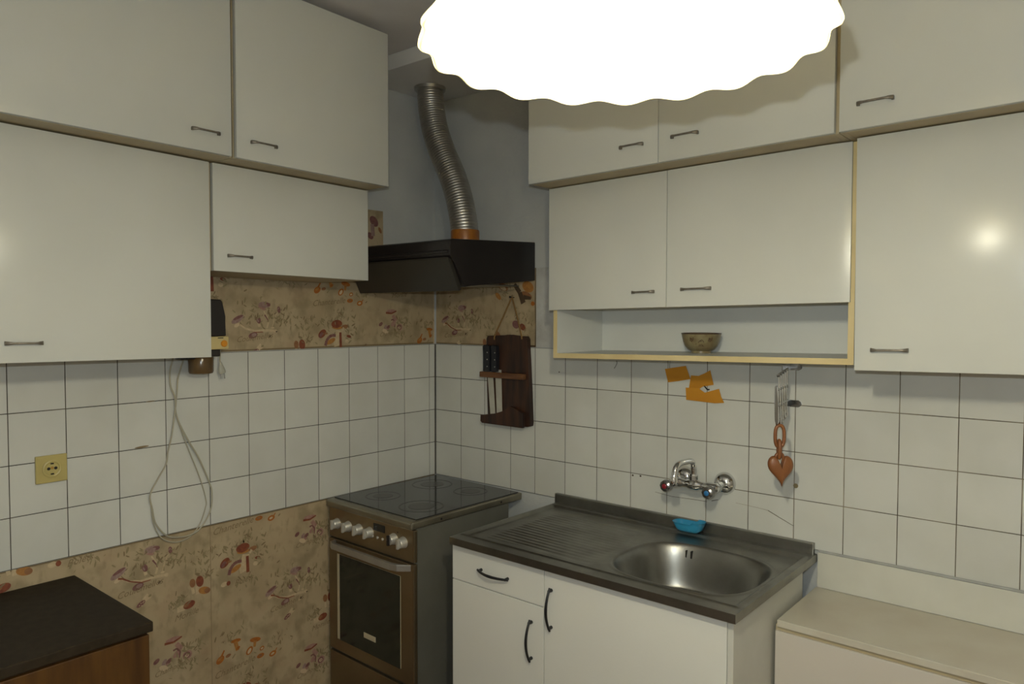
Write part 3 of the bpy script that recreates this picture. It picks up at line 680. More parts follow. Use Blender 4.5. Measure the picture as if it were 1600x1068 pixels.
for fx in (-.46, -.13):
    bm = NB(); lathe(bm, [(.004, 0), (.004, .0012)], Matrix.Translation((W_, fx, .849)) @ Matrix.Rotation(PI/2, 4, 'Y'), 12); obj('screw', bm, M['hole'], hob, local=True)
# control panel
bm = NB(); box(bm, .012, W_+.004, -.598, -.58, .716, .834, .004); cp = obj('control_panel', bm, M['brownsteel'], ST, local=True)
RX = Matrix.Rotation(PI/2, 4, 'X')      # lathe axis (z) points to -y
for i, (kx, kz) in enumerate(((.070, .775), (.143, .777), (.212, .779), (.278, .780), (.420, .784), (.474, .782))):
    bm = NB(); lathe(bm, [(.0215, 0), (.0215, .004), (.0195, .007), (.018, .022), (.016, .025)], Matrix.Translation((kx, -.598, kz)) @ RX, 24)
    k = obj('knob', bm, M['knob'], cp, True, local=True)
    bm = NB(); box(bm, kx-.0045, kx+.0045, -.632, -.622, kz-.019, kz+.019, .002); obj('grip', bm, M['knob'] if i != 4 else M['blackplastic'], k, local=True)
bm = NB(); box(bm, .300, .366, -.6, -.597, .794, .821, .001); obj('display', bm, M['glassblack'], cp, local=True)
for bxx in (.294, .324, .354):
    bm = NB(); lathe(bm, [(.0055, 0), (.0055, .003), (.004, .0045)], Matrix.Translation((bxx, -.598, .769)) @ RX, 14); obj('button', bm, M['knob'], cp, True, local=True)
bm = NB(); lathe(bm, [(.0025, 0), (.0025, .001)], Matrix.Translation((.44, -.598, .812)) @ RX, 10); obj('indicator', bm, M['hole'], cp, local=True)
# oven door
bm = NB()
box(bm, .012, W_+.004, -.600, -.58, .262, .710, .004)
od = obj('oven_door', bm, M['brownsteel'], ST, local=True)
bm = NB(); box(bm, .070, .458, -.6025, -.599, .312, .655, .001); box(bm, .088, .458, -.604, -.602, .312, .655, .0008, mi=1)
obj('oven_window', bm, [M['badge'], M['ovenglass']], od, local=True)
bm = NB(); box(bm, .245, .316, -.6065, -.6035, .368, .388, .0012); obj('badge', bm, M['badge'], od, local=True)
bm = NB()
hp = [(.050, -.600), (.060, -.628), (.085, -.640), (.44, -.640), (.475, -.634), (.515, -.600)]
inner = [(.505, -.600), (.470, -.622), (.44, -.627), (.09, -.627), (.072, -.618), (.062, -.600)]
extrude_poly(bm, hp + inner, lambda a, b, tt: (a, b, tt), .684, .708, .002)
obj('handle', bm, M['steelsoft'], od, local=True)
bm = NB(); box(bm, .012, W_+.004, -.598, -.58, .05, .250, .004); obj('drawer', bm, M['brownsteel'], ST, local=True)

# ------------------------------------------------------------------ extractor hood and duct
HD = thing('extractor_hood', 'black extractor hood mounted in the corner above the cooker', 'hood', (.30, 0, 1.70))
bm = NB()
hprof = [(.003, 1.905), (-.480, 1.882), (-.494, 1.876), (-.496, 1.822), (-.470, 1.800), (-.415, 1.708), (-.38, 1.714), (.003, 1.747)]
extrude_poly(bm, hprof, lambda a, b, tt: (tt, a, b), .004, .588, .004)
cn = obj('canopy', bm, M['hood'], HD)
bm = NB()
extrude_poly(bm, [(-.499, 1.815), (-.497, 1.808), (-.440, 1.694), (-.432, 1.697), (-.430, 1.712), (-.478, 1.806)], lambda a, b, tt: (tt, a, b), .006, .582, .002)
obj('visor', bm, M['visor'], HD)
bm = NB(); extrude_poly(bm, [(-.4955, 1.842), (-.500, 1.838), (-.500, 1.832), (-.4955, 1.828)], lambda a, b, tt: (tt, a, b), .01, .58, .0012); obj('front_strip', bm, M['hood'], cn)
bm = NB(); box(bm, .36, .587, -.30, -.10, 1.720, 1.724, .001); obj('filter_edge', bm, M['steel'], HD)

DU = thing('exhaust_duct', 'silver corrugated exhaust duct rising from the hood to the ceiling', 'duct', (.33, -.20, 1.9))
path = catmull([(.156, -.178, 2.577), (.164, -.178, 2.484), (.193, -.182, 2.383), (.24, -.184, 2.283), (.295, -.184, 2.183), (.337, -.187, 2.086), (.365, -.191, 1.991), (.374, -.193, 1.935)], 24)
# resample evenly, one corrugation every 13 mm
res = [path[0]]; acc = 0; step = .0115/6
for a, b in zip(path, path[1:]):
    L = (b-a).length; d = step-acc
    while d <= L: res.append(a+(b-a)*(d/L)); d += step
    acc = (acc+L) % step
bm = NB(); tube(bm, res, [.0560+.0008*math.sin(2*PI*i/6) for i in range(len(res))], 40); obj('pipe', bm, M['duct'], DU, True, ang=60)
bm = NB(); c = Vector((.377, -.194, 0)); lathe(bm, [(.058, 1.8995), (.0585, 1.904), (.0585, 1.945), (.057, 1.951)], Matrix.Translation(c), 40); obj('tape_collar', bm, M['orangetape'], DU, True)
bm = NB(); lathe(bm, [(.058, 2.560), (.066, 2.562), (.068, 2.5745)], Matrix.Translation((.155, -.178, 0)), 40); obj('ceiling_flange', bm, M['duct'], DU, True)

# ------------------------------------------------------------------ sink unit
SK = thing('sink_cabinet', 'white sink base cabinet with black bow handles beside the cooker', 'cabinet', (1.21, -.33, 0))
bm = NB(); box(bm, .705, .721, -.585, -.083, .0, .826, .001); obj('side_panel', bm, M['doorlow'], SK)
bm = NB(); box(bm, 1.701, 1.717, -.600, -.083, .0, .826, .001); obj('side_panel', bm, M['panel'], SK)
bm = NB(); box(bm, .721, 1.701, -.585, -.09, .09, .106); box(bm, .721, 1.701, -.10, -.09, .106, .70); box(bm, 1.098, 1.112, -.585, -.10, .106, .70); box(bm, .721, 1.701, -.54, -.525, 0, .09); obj('carcass', bm, M['inner'], SK)
def lowdoor(n, x0, x1, z0, z1): 
    bm = NB(); box(bm, x0, x1, -.6035, -.5865, z0, z1, .0014); return obj(n, bm, M['doorlow'], SK)
d = lowdoor('drawer', .708, 1.1035, .7005, .826); bow_pull(d, (.900, -.6035, .757), (1, 0, -.03), (0, -1, 0), .124)
d = lowdoor('door', .708, 1.1035, .09, .6975); bow_pull(d, (1.056, -.6035, .583), (0, 0, 1), (0, -1, 0), .124)
d = lowdoor('door', 1.1065, 1.700, .09, .826); bow_pull(d, (1.134, -.6035, .703), (0, 0, 1), (0, -1, 0), .124)

# stainless top: drainer, bowl, raised rim, as one pressed sheet
TOP = thing('kitchen_sink', 'stainless steel sink top with ribbed drainer and one bowl on the sink cabinet', 'sink', (1.225, -.315, .852))
X0, X1, Y0, Y1 = .720, 1.735, -.632, -.006
BX, BY, BA, BB, BN = 1.472, -.352, .217, .190, 2.9
def sstep(a, b, x):
    t_ = min(1, max(0, (x-a)/(b-a))); return t_*t_*(3-2*t_)
def sinkz(x, y):
    z = .852
    # raised border: step down inside the rim
    dx = min(x-X0-.012, X1-.020-x); dy = min(y-Y0-.052, Y1-.055-y)
    e = min(dx, dy)
    z -= .007*sstep(.0, .012, e)
    z += .0035*math.exp(-((e-.0)/.006)**2)
    ax, ay = abs(x-BX)/BA, abs(y-BY)/BB
    q = (ax**BN + ay**BN)**(1/BN)
    if q < 1.2:
        z += .0022*math.exp(-((q-1.05)/.03)**2)
        z -= .010*sstep(1.03, .97, q) + .125*sstep(1.0, .80, q) + .018*sstep(.8, .2, q)
    # ribs
    rx = sstep(.795, .815, x)*sstep(1.24, 1.20, x + .16*max(0, y+.35))
    ry = sstep(-.540, -.525, y)*sstep(-.135, -.150, y)
    if rx*ry > 0:
        z += rx*ry*.0028*(abs(math.sin(PI*(y+.54)/.0245))**.7 - .5)*(1-.55*sstep(.95, 1.2, x))
        z -= rx*ry*.004*sstep(.80, 1.2, x)
    return z
def axis(a, b, n, lo, hi, dense):
    pts = []; x = a
    while x < b-1e-6:
        pts.append(x); x += dense if lo < x < hi else n
    pts.append(b); return pts
xs = axis(X0, X1, .006, 1.24, 1.71, .0032); ys = axis(Y0, Y1, .0032, Y0, Y1, .0032)
bm = NB()
grid = [[bm.verts.new((x, y, sinkz(x, y))) for y in ys] for x in xs]
for i in range(len(xs)-1):
    for j in range(len(ys)-1):
        bm.faces.new((grid[i][j], grid[i+1][j], grid[i+1][j+1], grid[i][j+1]))
# skirts
def skirt(vs, d):
    lo_ = [bm.verts.new(v.co + Vector((0, 0, d))) for v in vs]
    for k in range(len(vs)-1): bm.faces.new((vs[k], vs[k+1], lo_[k+1], lo_[k]))
skirt([grid[i][0] for i in range(len(xs))], -.024); skirt([grid[-1][j] for j in range(len(ys))], -.024)
skirt([grid[i][-1] for i in range(len(xs))][::-1], -.024); skirt([grid[0][j] for j in range(len(ys))][::-1], -.024)
obj('basin_sheet', bm, M['steel'], TOP, True, ang=50)
bm = NB(); box(bm, .708, 1.727, -.018, -.001, .846, .886, .003); obj('upstand', bm, M['steel'], TOP)
for ox in (1.371, 1.389):
    bm = NB(); yb = BY+BB*.925
    box(bm, ox-.0024, ox+.0024, yb-.006, yb+.010, .806, .830, .0015); obj('overflow_slot', bm, M['hole'], TOP)
bm = NB(); lathe(bm, [(.038, .7005), (.036, .7025), (.022, .7010), (.006, .7006)], Matrix.Translation((BX, BY, 0)), 28); obj('drain', bm, M['chrome'], TOP, True)

# soap dish standing at the back of the sink
SD = thing('soap_dish', 'light blue plastic soap dish at the back of the sink top', 'soap dish', (1.318, -.054, .852))
bm = NB()
prof = [(.00, .003), (.62, .003), (.80, .010), (.93, .024), (1.0, .032), (1.03, .0325), (.97, .030), (.88, .022), (.74, .012), (.4, .009), (.0, .009)]
n = 40; rg = []
for r, z in prof:
    row = []
    for i in range(n):
        a = 2*PI*i/n; ca, sa = math.cos(a), math.sin(a)
        pin = 1 - .16*math.exp(-((abs(sa)-1)/.18)**2)
        row.append(bm.verts.new((1.318 + .058*r*math.copysign(abs(ca)**.75, ca), -.054 + .034*r*pin*math.copysign(abs(sa)**.75, sa), .8535 + z*(1+.25*(ca > .2)*r)+.0)))
    rg.append(row)
for a, b in zip(rg, rg[1:]):
    for i in range(n): bm.faces.new((a[i], a[(i+1) % n], b[(i+1) % n], b[i]))
bmesh.ops.remove_doubles(bm, verts=bm.verts[:], dist=1e-5)
obj('dish', bm, M['blue'], SD, True, ang=60)
bm = NB(); lathe(bm, [(.004, 0), (.018, .001), (.022, .005), (.018, .009), (.004, .010)], Matrix.Translation((1.303, -.058, .8628)) @ Matrix.Diagonal((1.2, .6, 1, 1)), 20); obj('soap_sliver', bm, M['soap'], SD, True)

# ------------------------------------------------------------------ mixer tap
TP = thing('mixer_tap', 'chrome wall-mounted mixer tap on the tiles above the sink', 'tap', (1.349, 0, 1.03))
def along_y(x, y, z): return Matrix.Translation((x, y, z)) @ RX
for ex in (1.277, 1.424):
    bm = NB(); lathe(bm, [(.0385, .0), (.0385, .004), (.035, .013), (.025, .024), (.0150, .028), (.0135, .055)], along_y(ex, -.0005, 1.031), 32); obj('escutcheon', bm, M['chrome'], TP, True)
    bm = NB(); lathe(bm, [(.0135, .052), (.0165, .053), (.0165, .066), (.0135, .068), (.0125, .09)], along_y(ex, 0, 1.031), 12); obj('union_nut', bm, M['chrome'], TP, True, ang=25)
bm = NB(); RYm = Matrix.Rotation(PI/2, 4, 'Y')
lathe(bm, [(.010, -.09), (.0155, -.085), (.016, -.05), (.0135, -.04), (.0135, -.022), (.018, -.016), (.018, .016), (.0135, .022), (.0135, .04), (.016, .05), (.0155, .085), (.010, .09)], Matrix.Translation((1.3505, -.088, 1.030)) @ RYm, 24)
obj('valve_body', bm, M['chrome'], TP, True)
for ex, dot, mm in ((1.270, 'reddot', 'chrome'), (1.424, 'bluedot', 'clear')):
    bm = NB()
    lathe(bm, [(.012, .0), (.013, .022), (.016, .026), (.019, .032), (.021, .044), (.0195, .056), (.013, .060)], along_y(ex, -.086, 1.022) , 10)
    h = obj('tap_handle', bm, M['darkchrome'], TP, True, ang=22)
    if mm == 'clear':
        bm = NB(); lathe(bm, [(.0145, .0), (.017, .004), (.017, .022), (.0145, .026)], along_y(ex, -.050, 1.028), 16); obj('clear_collar', bm, M['clear'], TP, True)
    bm = NB(); lathe(bm, [(.0085, 0), (.0085, .002), (.0065, .0035)], along_y(ex, -.146, 1.022), 20); obj('coloured_cap', bm, M[dot], h, True)
bm = NB()
sp = catmull([(1.349, -.086, 1.045), (1.349, -.087, 1.075), (1.349, -.090, 1.098), (1.349, -.105, 1.112), (1.349, -.150, 1.117), (1.349, -.195, 1.116), (1.349, -.215, 1.106), (1.348, -.224, 1.085), (1.348, -.228, 1.066)], 7)
tube(bm, sp, .0098, 16); obj('spout', bm, M['chrome'], TP, True, ang=60)
bm = NB(); lathe(bm, [(.0115, 1.052), (.0125, 1.054), (.0125, 1.072), (.011, 1.076)], Matrix.Translation((1.3478, -.228, 0)), 18); obj('aerator', bm, M['chrome'], TP, True)
bm = NB(); lathe(bm, [(.0125, 1.044), (.0150, 1.046), (.0150, 1.062), (.0125, 1.066)], Matrix.Translation((1.349, -.086, 0)), 8); obj('swivel_nut', bm, M['chrome'], TP, True, ang=25)

# ------------------------------------------------------------------ low cream cabinet on the right
CB = thing('base_cabinet', 'low shallow cream cabinet right of the sink cabinet', 'cabinet', (2.12, -.17, 0))
bm = NB(); box(bm, 1.722, 1.738, -.318, -.006, 0, .7255, .001); box(bm, 2.56, 2.576, -.318, -.006, 0, .7255, .001); box(bm, 1.738, 2.56, -.318, -.006, .06, .076); box(bm, 1.738, 2.56, -.016, -.006, .076, .7255); obj('carcass', bm, M['body'], CB)
bm = NB(); box(bm, 1.727, 2.575, -.336, -.319, .04, .7135, .0015); obj('front_panel', bm, M['chest'], CB)
bm = NB(); box(bm, 1.727, 2.575, -.330, -.319, .7140, .7255, .001); obj('top_rail', bm, M['body'], CB)
bm = NB(); box(bm, 1.733, 2.60, -.340, -.006, .727, .747, .002)
single('worktop', bm, M['worktop'], 'narrow cream laminate worktop lying on the low cabinet', 'worktop', (2.16, -.17, .727))
bm = NB(); box(bm, 1.737, 2.60, -.0085, -.0005, .7475, .858, .0015)
bm2 = bm
WSP = single('splash_panel', bm, M['panel'], 'white splash panel between the cream worktop and the tiles', 'panel', (2.16, -.004, .7475))
bm = NB(); tube(bm, [(1.74, -.004, .861), (1.95, -.0045, .862), (2.2, -.004, .8615), (2.6, -.004, .862)], .0045, 8); bmesh.ops.translate(bm, vec=-WSP.location, verts=bm.verts[:]); o = obj('sealant_bead', bm, M['sealant'], None, True); o.parent = WSP

# ------------------------------------------------------------------ dark topped cabinet on the left
TB = thing('sideboard', 'low wooden cabinet with a dark brown top at the lower left', 'cabinet', (.27, -1.9, 0))
bm = NB(); box(bm, .003, .518, -2.33, -1.551, .05, .7745, .002); box(bm, .03, .48, -2.3, -1.58, 0, .05); obj('carcass', bm, M['wood'], TB)
bm = NB(); box(bm, .5185, .530, -2.33, -1.551, .06, .768, .002); obj('front_panel', bm, M['wood'], TB)
bm = NB(); box(bm, .002, .537, -2.34, -1.543, .776, .803, .004, seg=3); obj('top_panel', bm, M['darktop'], TB)

# ------------------------------------------------------------------ socket
OS = thing('wall_socket', 'yellowed square power socket on the left wall tiles', 'socket', (0, -1.603, 1.143))
bm = NB(); box(bm, .0008, .010, -1.645, -1.560, 1.1015, 1.184, .003, seg=3); obj('cover_plate', bm, M['yellow'], OS)
bm = NB(); RYp = Matrix.Rotation(PI/2, 4, 'Y'); SC = Matrix.Translation((.0, -1.6015, 1.143)) @ RYp
lathe(bm, [(.0265, .0095), (.0265, .0125), (.0225, .0135), (.0195, .0125), (.0185, .0108), (.0, .0106)], SC, 36, cap0=False, cap1=False); si = obj('insert', bm, M['yellow'], OS, True, ang=25)
for k, (a, b, r) in enumerate(((0, -.0095, .0046), (0, .0095, .0046))):
    bm = NB(); lathe(bm, [(r, .0105), (r, .0112)], Matrix.Translation((0, -1.6015+b, 1.144)) @ RYp, 14); obj('pin_hole', bm, M['hole'], si)
for zz in (.0155, -.0155):
    bm = NB(); box(bm, .0105, .0118, -1.606, -1.597, 1.143+zz-.002, 1.143+zz+.002, .0004); obj('earth_clip', bm, M['hole'], si)
bm = NB(); lathe(bm, [(.0045, .0105), (.004, .0118)], Matrix.Translation((0, -1.6015, 1.1455)) @ RYp, 14); obj('screw', bm, M['brass'], si)

# ------------------------------------------------------------------ wall-mounted grinder, its cord and plug
GR = thing('coffee_grinder', 'black and cream wall-mounted appliance with orange button and looped cord, half hidden by a cabinet', 'appliance', (.06, -1.15, 1.43))
bm = NB(); extrude_poly(bm, [(-1.205, 1.532), (-1.088, 1.532), (-1.0905, 1.60), (-1.100, 1.650), (-1.106, 1.657), (-1.205, 1.660)], lambda a, b, tt: (tt, a, b), .003, .098, .004); obj('housing', bm, M['blackplastic'], GR)
bm = NB(); box(bm, .003, .102, -1.207, -1.081, 1.487, 1.531, .004); fp = obj('switch_band', bm, M['creamplastic'], GR)
bm = NB(); lathe(bm, [(.0115, 0), (.0115, .004), (.009, .0065)], Matrix.Translation((.1015, -1.099, 1.5065)) @ RYp, 20); obj('button', bm, M['button'], fp, True)
bm = NB(); box(bm, .1015, .1025, -1.121, -1.101, 1.5245, 1.5275); obj('printed_mark', bm, M['blackplastic'], fp)
bm = NB(); box(bm, .003, .085, -1.202, -1.103, 1.4625, 1.4865, .003); box(bm, .03, .075, -1.235, -1.16, 1.456, 1.4625, .001); obj('bracket', bm, M['blackplastic'], GR)
bm = NB(); lathe(bm, [(.030, 1.404), (.038, 1.406), (.0405, 1.412), (.0415, 1.458), (.040, 1.4615)], Matrix.Translation((.050, -1.155, 0)), 32); obj('hopper', bm, M['amber'], GR, True)

A = [(-1.222, 1.488), (-1.229, 1.472), (-1.233, 1.453), (-1.242, 1.414), (-1.243, 1.366), (-1.23, 1.327), (-1.225, 1.278), (-1.212, 1.233), (-1.183, 1.169), (-1.149, 1.109), (-1.11, 1.018), (-1.102, .977), (-1.111, .916), (-1.147, .861), (-1.187, .845), (-1.237, .851), (-1.269, .867), (-1.298, .911), (-1.308, .961), (-1.317, 1.011), (-1.29, 1.06), (-1.26, 1.104), (-1.254, 1.146), (-1.243, 1.198), (-1.228, 1.284), (-1.219, 1.343), (-1.218, 1.386), (-1.213, 1.429), (-1.203, 1.452), (-1.204, 1.488)]
B = [(-1.225, 1.30), (-1.222, 1.261), (-1.192, 1.17), (-1.143, 1.04), (-1.121, .957), (-1.124, .929), (-1.145, .877), (-1.18, .84), (-1.23, .831), (-1.278, .857), (-1.304, .912), (-1.312, .983), (-1.314, 1.005)]
bm = NB(); tube(bm, catmull([(.012 + .004*math.sin(i*1.7) + (.0 if i < 27 else .012), a, b) for i, (a, b) in enumerate(A)], 6), .0027, 8); CD = obj('cord', bm, M['cable'], GR, True)
bm = NB(); tube(bm, catmull([(.0065 + .0015*math.sin(i*1.3), a, b) for i, (a, b) in enumerate(B)], 6), .0020, 8); obj('cord_slack', bm, M['cable'], CD, True)

bm = NB(); tube(bm, catmull([(.05, -1.085, 1.486), (.04, -1.080, 1.468), (.032, -1.077, 1.448), (.030, -1.074, 1.436)], 5), .0026, 8); obj('plug_lead', bm, M['cable'], GR, True)
bm = NB(); tube(bm, [(.030, -1.074, 1.438), (.030, -1.0725, 1.430), (.030, -1.070, 1.414), (.030, -1.068, 1.404), (.030, -1.067, 1.398)], [.0045, .006, .011, .0125, .010], 12, flat=(.7, 1.1), upref=(1, 0, 0)); PG = obj('plug', bm, M['plug'], GR, True)
for dy in (-.0065, .0065):
    bm = NB(); tube(bm, [(.030, -1.067+dy, 1.399), (.030, -1.0655+dy, 1.380)], .0021, 8); obj('pin', bm, M['chromeworn'], PG, True)

# ------------------------------------------------------------------ knife rack with two knives
KR = thing('knife_rack', 'dark wooden knife rack hanging from a twine loop on the back wall', 'knife rack', (.465, -.02, 1.33))
yb0, yb1 = -.0025, -.026
def xy_poly(pts, y0, y1, bev, bm=None):
    bm = bm or NB(); extrude_poly(bm, pts, lambda a, b, tt: (a, tt, b), y0, y1, bev); return bm
bm = xy_poly([(.352, 1.148), (.50, 1.141), (.570, 1.141), (.586, 1.146), (.588, 1.160), (.580, 1.30), (.573, 1.42), (.569, 1.505), (.561, 1.517), (.475, 1.519), (.462, 1.5225), (.448, 1.520), (.350, 1.516), (.343, 1.505), (.345, 1.42), (.347, 1.30)], yb0, yb1, .003)
obj('back_board', bm, M['oldwood'], KR)
bm = NB(); box(bm, .325, .566, yb1-.026, yb1-.010, 1.338, 1.362, .004); box(bm, .327, .339, yb1-.011, yb1-.0005, 1.339, 1.361, .001); box(bm, .45, .564, yb1-.011, yb1-.0005, 1.339, 1.361, .001); obj('crossbar', bm, M['slatwood'], KR)
bm = xy_poly([(.329, 1.148), (.338, 1.140), (.565, 1.139), (.566, 1.20), (.50, 1.225), (.455, 1.200), (.41, 1.184), (.330, 1.174)], yb1-.010, yb1-.024, .002)
xy_poly([(.45, 1.142), (.563, 1.142), (.563, 1.198), (.5, 1.22), (.45, 1.2)], yb1-.0005, yb1-.0105, .001, bm)
obj('bottom_ledge', bm, M['oldwood'], KR)
bm = NB()
tube(bm, catmull([(.392, -.030, 1.500), (.398, -.029, 1.525), (.435, -.020, 1.60), (.468, -.012, 1.668), (.474, -.010, 1.680), (.480, -.012, 1.668), (.510, -.020, 1.60), (.540, -.029, 1.525), (.544, -.030, 1.505)], 6), .0034, 8)
obj('twine_loop', bm, M['twine'], KR, True)
bm = NB(); tube(bm, [(.474, .004, 1.679), (.474, -.024, 1.681)], .0022, 8); lathe(bm, [(.0045, 0), (.0045, .0015)], along_y(.474, -.023, 1.681), 10)
single('nail', bm, M['blackmetal'], 'nail in the wallpaper holding the knife rack twine', 'nail', (.474, 0, 1.68))
def knife(label, hx0, hx1, bx, tip):
    k = thing('kitchen_knife', label, 'knife', ((hx0+hx1)/2, -.045, 1.37), 0, 'knives in the wooden rack')
    bm = xy_poly([(hx0+.002, 1.3635), (hx1, 1.3635), (hx1+.001, 1.44), (hx1-.001, 1.474), (hx0+.006, 1.478), (hx0, 1.47), (hx0+.004, 1.42)], -.0268, -.048, .003); h = obj('handle', bm, M['knifeblack'], k)
    for zz in (1.385, 1.415, 1.445):
        bm = NB(); lathe(bm, [(.0028, 0), (.0028, .0008)], along_y((hx0+hx1)/2+.008, -.0478, zz), 10); obj('rivet', bm, M['chromeworn'], h)
    bm = xy_poly([(bx[0], 1.372), (bx[1], 1.372), (tip[1], tip[2]), (tip[0], tip[3])], -.0290, -.0312, .0005)
    obj('blade', bm, M['blade'], k)
knife('left knife in the rack, black handle against the board edge', .340, .380, (.352, .384), (.372, .400, 1.170, 1.166))
knife('right knife in the rack, next to the bare dark board', .387, .418, (.398, .432), (.408, .438, 1.186, 1.172))

# ------------------------------------------------------------------ bowl on the open shelf
BW = thing('bowl', 'olive speckled ceramic bowl standing alone on the open shelf', 'bowl', (1.383, -.115, 1.480))
cx_, cy_, cz_ = 1.383, -.112, 1.4810
bm = NB()
pf = [(.004, .006), (.026, .006), (.028, .0), (.032, .0), (.032, .007), (.043, .013), (.053, .024), (.059, .038), (.0625, .053), (.0645, .064)]
pin = [(.0630, .0655), (.0600, .053), (.0565, .039), (.050, .026), (.039, .016), (.02, .012), (.004, .011)]
lathe(bm, pf + pin, Matrix.Translation((cx_, cy_, cz_)), 48); ob = obj('vessel', bm, M['glaze'], BW, True, ang=40)
bm = NB(); tube(bm, [(cx_+.0640*math.cos(2*PI*i/48), cy_+.0640*math.sin(2*PI*i/48), cz_+.0645) for i in range(48)], .0016, 8, closed=True); obj('rim', bm, M['glazerim'], ob, True)
def bowl_r(z):
    for (r0, z0), (r1, z1) in zip(pf[5:], pf[6:]):
        if z0 <= z <= z1: return r0+(r1-r0)*(z-z0)/(z1-z0)
    return .05
ang0 = math.atan2(CAM.y-cy_, CAM.x-cx_)
bm = NB()
def mark(pts, wd=.0011):                       # brush strokes painted on the bowl, given as (angle, height)
    P = []
    for a, z in pts:
        r = bowl_r(z)+.0002; P.append((cx_+r*math.cos(ang0+a), cy_+r*math.sin(ang0+a), cz_+z))
    tube(bm, P, wd, 6)
for s0 in (-.52, .50):
    for k, (h0, h1) in enumerate(((.040, .052), (.038, .051), (.041, .053))):
        a = s0+(k-1)*.085; mark([(a-.02, h0), (a+.015, h1)])
    mark([(s0-.10, .050), (s0-.02, .046)], .0008)
for pts in ([(-.16, .036), (-.07, .042), (.02, .045), (.10, .042), (.14, .037)], [(-.06, .038), (-.02, .042), (.04, .039)], [(-.12, .024), (-.08, .030)], [(-.04, .023), (.0, .030)], [(.05, .023), (.08, .029)], [(-.30, .030), (-.27, .033)], [(.10, .026), (.15, .024)]):
    mark(pts, .0009)
obj('painted_marks', bm, M['mark'], ob, True)

# ------------------------------------------------------------------ orange papers stuck on the tiles
def paper(label, pts, y, curl):
    me = NB()
    c = Vector((sum(p[0] for p in pts)/len(pts), sum(p[1] for p in pts)/len(pts)))
    extrude_poly(me, pts, lambda a, b, tt: (a, tt + curl*((a-c.x)+(b-c.y))*tt/abs(tt), b), y, y-.0012)
    return single('paper_piece', me, M['paperorange'], label, 'paper', (c.x, y, c.y), 'orange papers stuck on the tiles')
paper('upper left orange paper scrap, a small slanted quad just under the shelf', [(1.191, 1.412), (1.274, 1.427), (1.292, 1.381), (1.245, 1.371), (1.204, 1.364)], -.0028, .01)
paper('middle orange paper scrap with a notched top edge above the widest scrap', [(1.294, 1.394), (1.323, 1.394), (1.345, 1.404), (1.366, 1.416), (1.379, 1.366), (1.338, 1.357), (1.320, 1.344), (1.285, 1.344)], -.0028, .01)
paper('lowest and widest orange paper scrap, flared at its lower right', [(1.275, 1.350), (1.324, 1.351), (1.348, 1.337), (1.400, 1.354), (1.408, 1.327), (1.419, 1.307), (1.386, 1.303), (1.278, 1.307)], -.0055, .0)
bm = NB(); tube(bm, catmull([(1.212, -.0035, 1.442), (1.209, -.003, 1.425), (1.212, -.002, 1.405)], 4), .0012, 6)
single('string', bm, M['chromeworn'], 'short grey string behind the upper left orange paper', 'string', (1.21, -.003, 1.44))
bm = NB(); tube(bm, catmull([(1.345, -.003, 1.360), (1.352, -.007, 1.354), (1.360, -.009, 1.349), (1.366, -.008, 1.350)], 4), [.0022]*13, 8)
single('wall_hook', bm, M['blackmetal'], 'tiny black hook between the middle and lowest orange papers', 'hook', (1.355, -.005, 1.354))
bm = NB(); tube(bm, catmull([(.985, -.001, 1.432), (.990, -.005, 1.425), (.986, -.009, 1.412), (.979, -.007, 1.404)], 5), .0014, 6)
single('wall_hook', bm, M['chromeworn'], 'small grey wire hook on the tiles left of the orange papers', 'hook', (.985, -.004, 1.42))

# ------------------------------------------------------------------ folded chrome rack and the wooden heart
RK = thing('folding_rack', 'chrome concertina drying rack folded up on the tiles under the shelf', 'rack', (1.65, 0, 1.36))
for zc in (1.323, 1.441):
    bm = NB(); pts = [(1.640, zc-.011), (1.668, zc-.011), (1.6765, zc-.006), (1.679, zc), (1.6765, zc+.006), (1.668, zc+.011), (1.640, zc+.011)]
    xy_poly(pts, -.0008, -.004, .0006, bm); br = obj('wall_bracket', bm, M['chromeworn'], RK)
    bm = NB(); box(bm, 1.637, 1.641, -.070, -.0008, zc-.009, zc+.009, .001); obj('bracket_arm', bm, M['blackmetal'] if zc < 1.4 else M['chromeworn'], br)
for k in range(5):
    y = -.070 - k*.029
    x = 1.652 + k*.004
    bm = NB(); tube(bm, [(x+.004, y, 1.442-.003*k), (x+.003, y-.001, 1.385), (x, y-.003, 1.335), (x-.001, y-.004, 1.292+.006*(k % 2))], [.0030, .0026, .0034, .0036], 8); obj('cross_bar', bm, M['chrome'], RK, True)
    bm = NB(); xq = x+.001
    extrude_poly(bm, [(xq-.006, 1.392), (xq-.001, 1.396), (xq+.004, 1.390), (xq+.006, 1.34), (xq+.009, 1.290), (xq+.006, 1.268+.010*abs(k-3)), (xq, 1.266+.010*abs(k-3)), (xq-.003, 1.29), (xq-.005, 1.34)], lambda a, b, tt: (a, tt, b), y-.007, y-.0135, .0016)
    obj('cross_bar', bm, M['chrome'], RK, True)
    for zz in (1.437-.003*k, 1.384, 1.340):
        bm = NB(); lathe(bm, [(.0042, -.004), (.0042, .004)], Matrix.Translation((x+.003, y-.002, zz)) @ RYp, 10); obj('pivot', bm, M['chromeworn'], RK, True)
bm = NB(); tube(bm, [(1.656, -.066, 1.440), (1.672, -.196, 1.428)], .0026, 8); obj('axle', bm, M['chrome'], RK, True); bm = NB(); tube(bm, [(1.648, -.066, 1.335), (1.670, -.196, 1.330)], .0026, 8); obj('axle', bm, M['chrome'], RK, True)

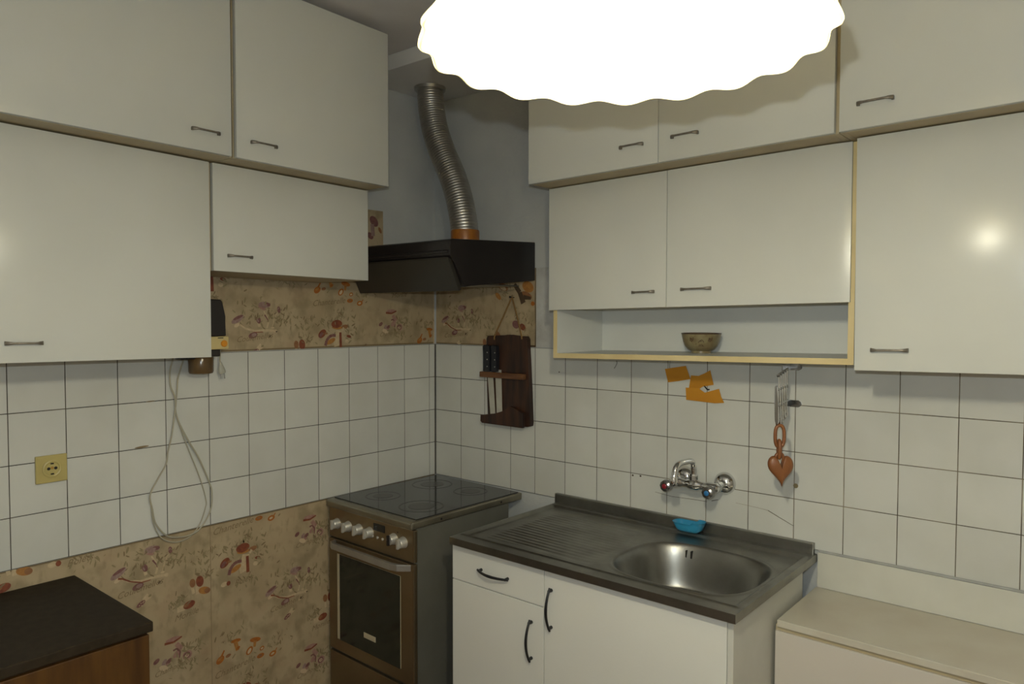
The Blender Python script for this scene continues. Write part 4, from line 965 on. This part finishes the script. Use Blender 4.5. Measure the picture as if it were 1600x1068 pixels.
HT = thing('heart_ornament', 'terracotta wooden heart on chain links hanging from the folded chrome rack', 'ornament', (1.677, -.185, 1.28))
def link(cx, cz, hw, hh, r, rot):
    bm = NB(); P = []
    n = 40
    for i in range(n):
        a = 2*PI*i/n; ca, sa = math.cos(a), math.sin(a)
        u = hw*math.copysign(abs(ca)**.7, ca); v = hh*math.copysign(abs(sa)**.8, sa)
        P.append((cx+u*math.cos(rot), -.185+u*math.sin(rot), cz+v))
    tube(bm, P, r, 10, closed=True); return bm
hx = 1.678
facing = math.atan2(-(CAM.x-hx), -(CAM.y+.185))*-1
fa = math.atan2(rgt.y, rgt.x)
obj('chain_link', link(hx-.002, 1.243, .0135, .032, .0052, fa), M['heart'], HT, True)
obj('chain_link', link(hx-.003, 1.203, .0105, .026, .0058, fa+PI/2*.92), M['heart'], HT, True)
obj('chain_link', link(hx-.002, 1.166, .0125, .024, .0048, fa), M['heart'], HT, True)
bm = NB()
hp = []
N_ = 60
for i in range(N_):
    a = 2*PI*i/N_
    x = 16*math.sin(a)**3; y = 13*math.cos(a)-5*math.cos(2*a)-2*math.cos(3*a)-math.cos(4*a)
    x *= .0390/16; y = (y+17)/29*.094
    if y < .05: x *= (.80+.20*y/.05)
    if y > .055: y -= .020*max(0, 1-abs(x)/.013)
    hp.append((x + .006*(1-y/.094) , y))
cz0 = 1.090; R_ = []
for k, (sc, dep) in enumerate(((.0, .0135), (.45, .0130), (.78, .0105), (.94, .0062), (1.0, .0))):
    pass
for side in (1, -1):
    prev = None
    for sc, dep in ((1.0, 0.0), (.94, .0062), (.78, .0105), (.45, .0130), (.12, .0135)):
        row = []
        for (x, y) in hp:
            cx0, cy0 = .003, .055
            xx = cx0+(x-cx0)*sc; yy = cy0+(y-cy0)*sc
            row.append(bm.verts.new((hx + xx*math.cos(fa) + side*dep*math.sin(fa), -.185 + xx*math.sin(fa) - side*dep*math.cos(fa), cz0+yy)))
        if prev:
            for i in range(N_): bm.faces.new((prev[i], prev[(i+1) % N_], row[(i+1) % N_], row[i]))
        prev = row
    bm.faces.new(prev)
bmesh.ops.remove_doubles(bm, verts=bm.verts[:], dist=1e-5)
obj('heart', bm, M['heart'], HT, True, ang=50)
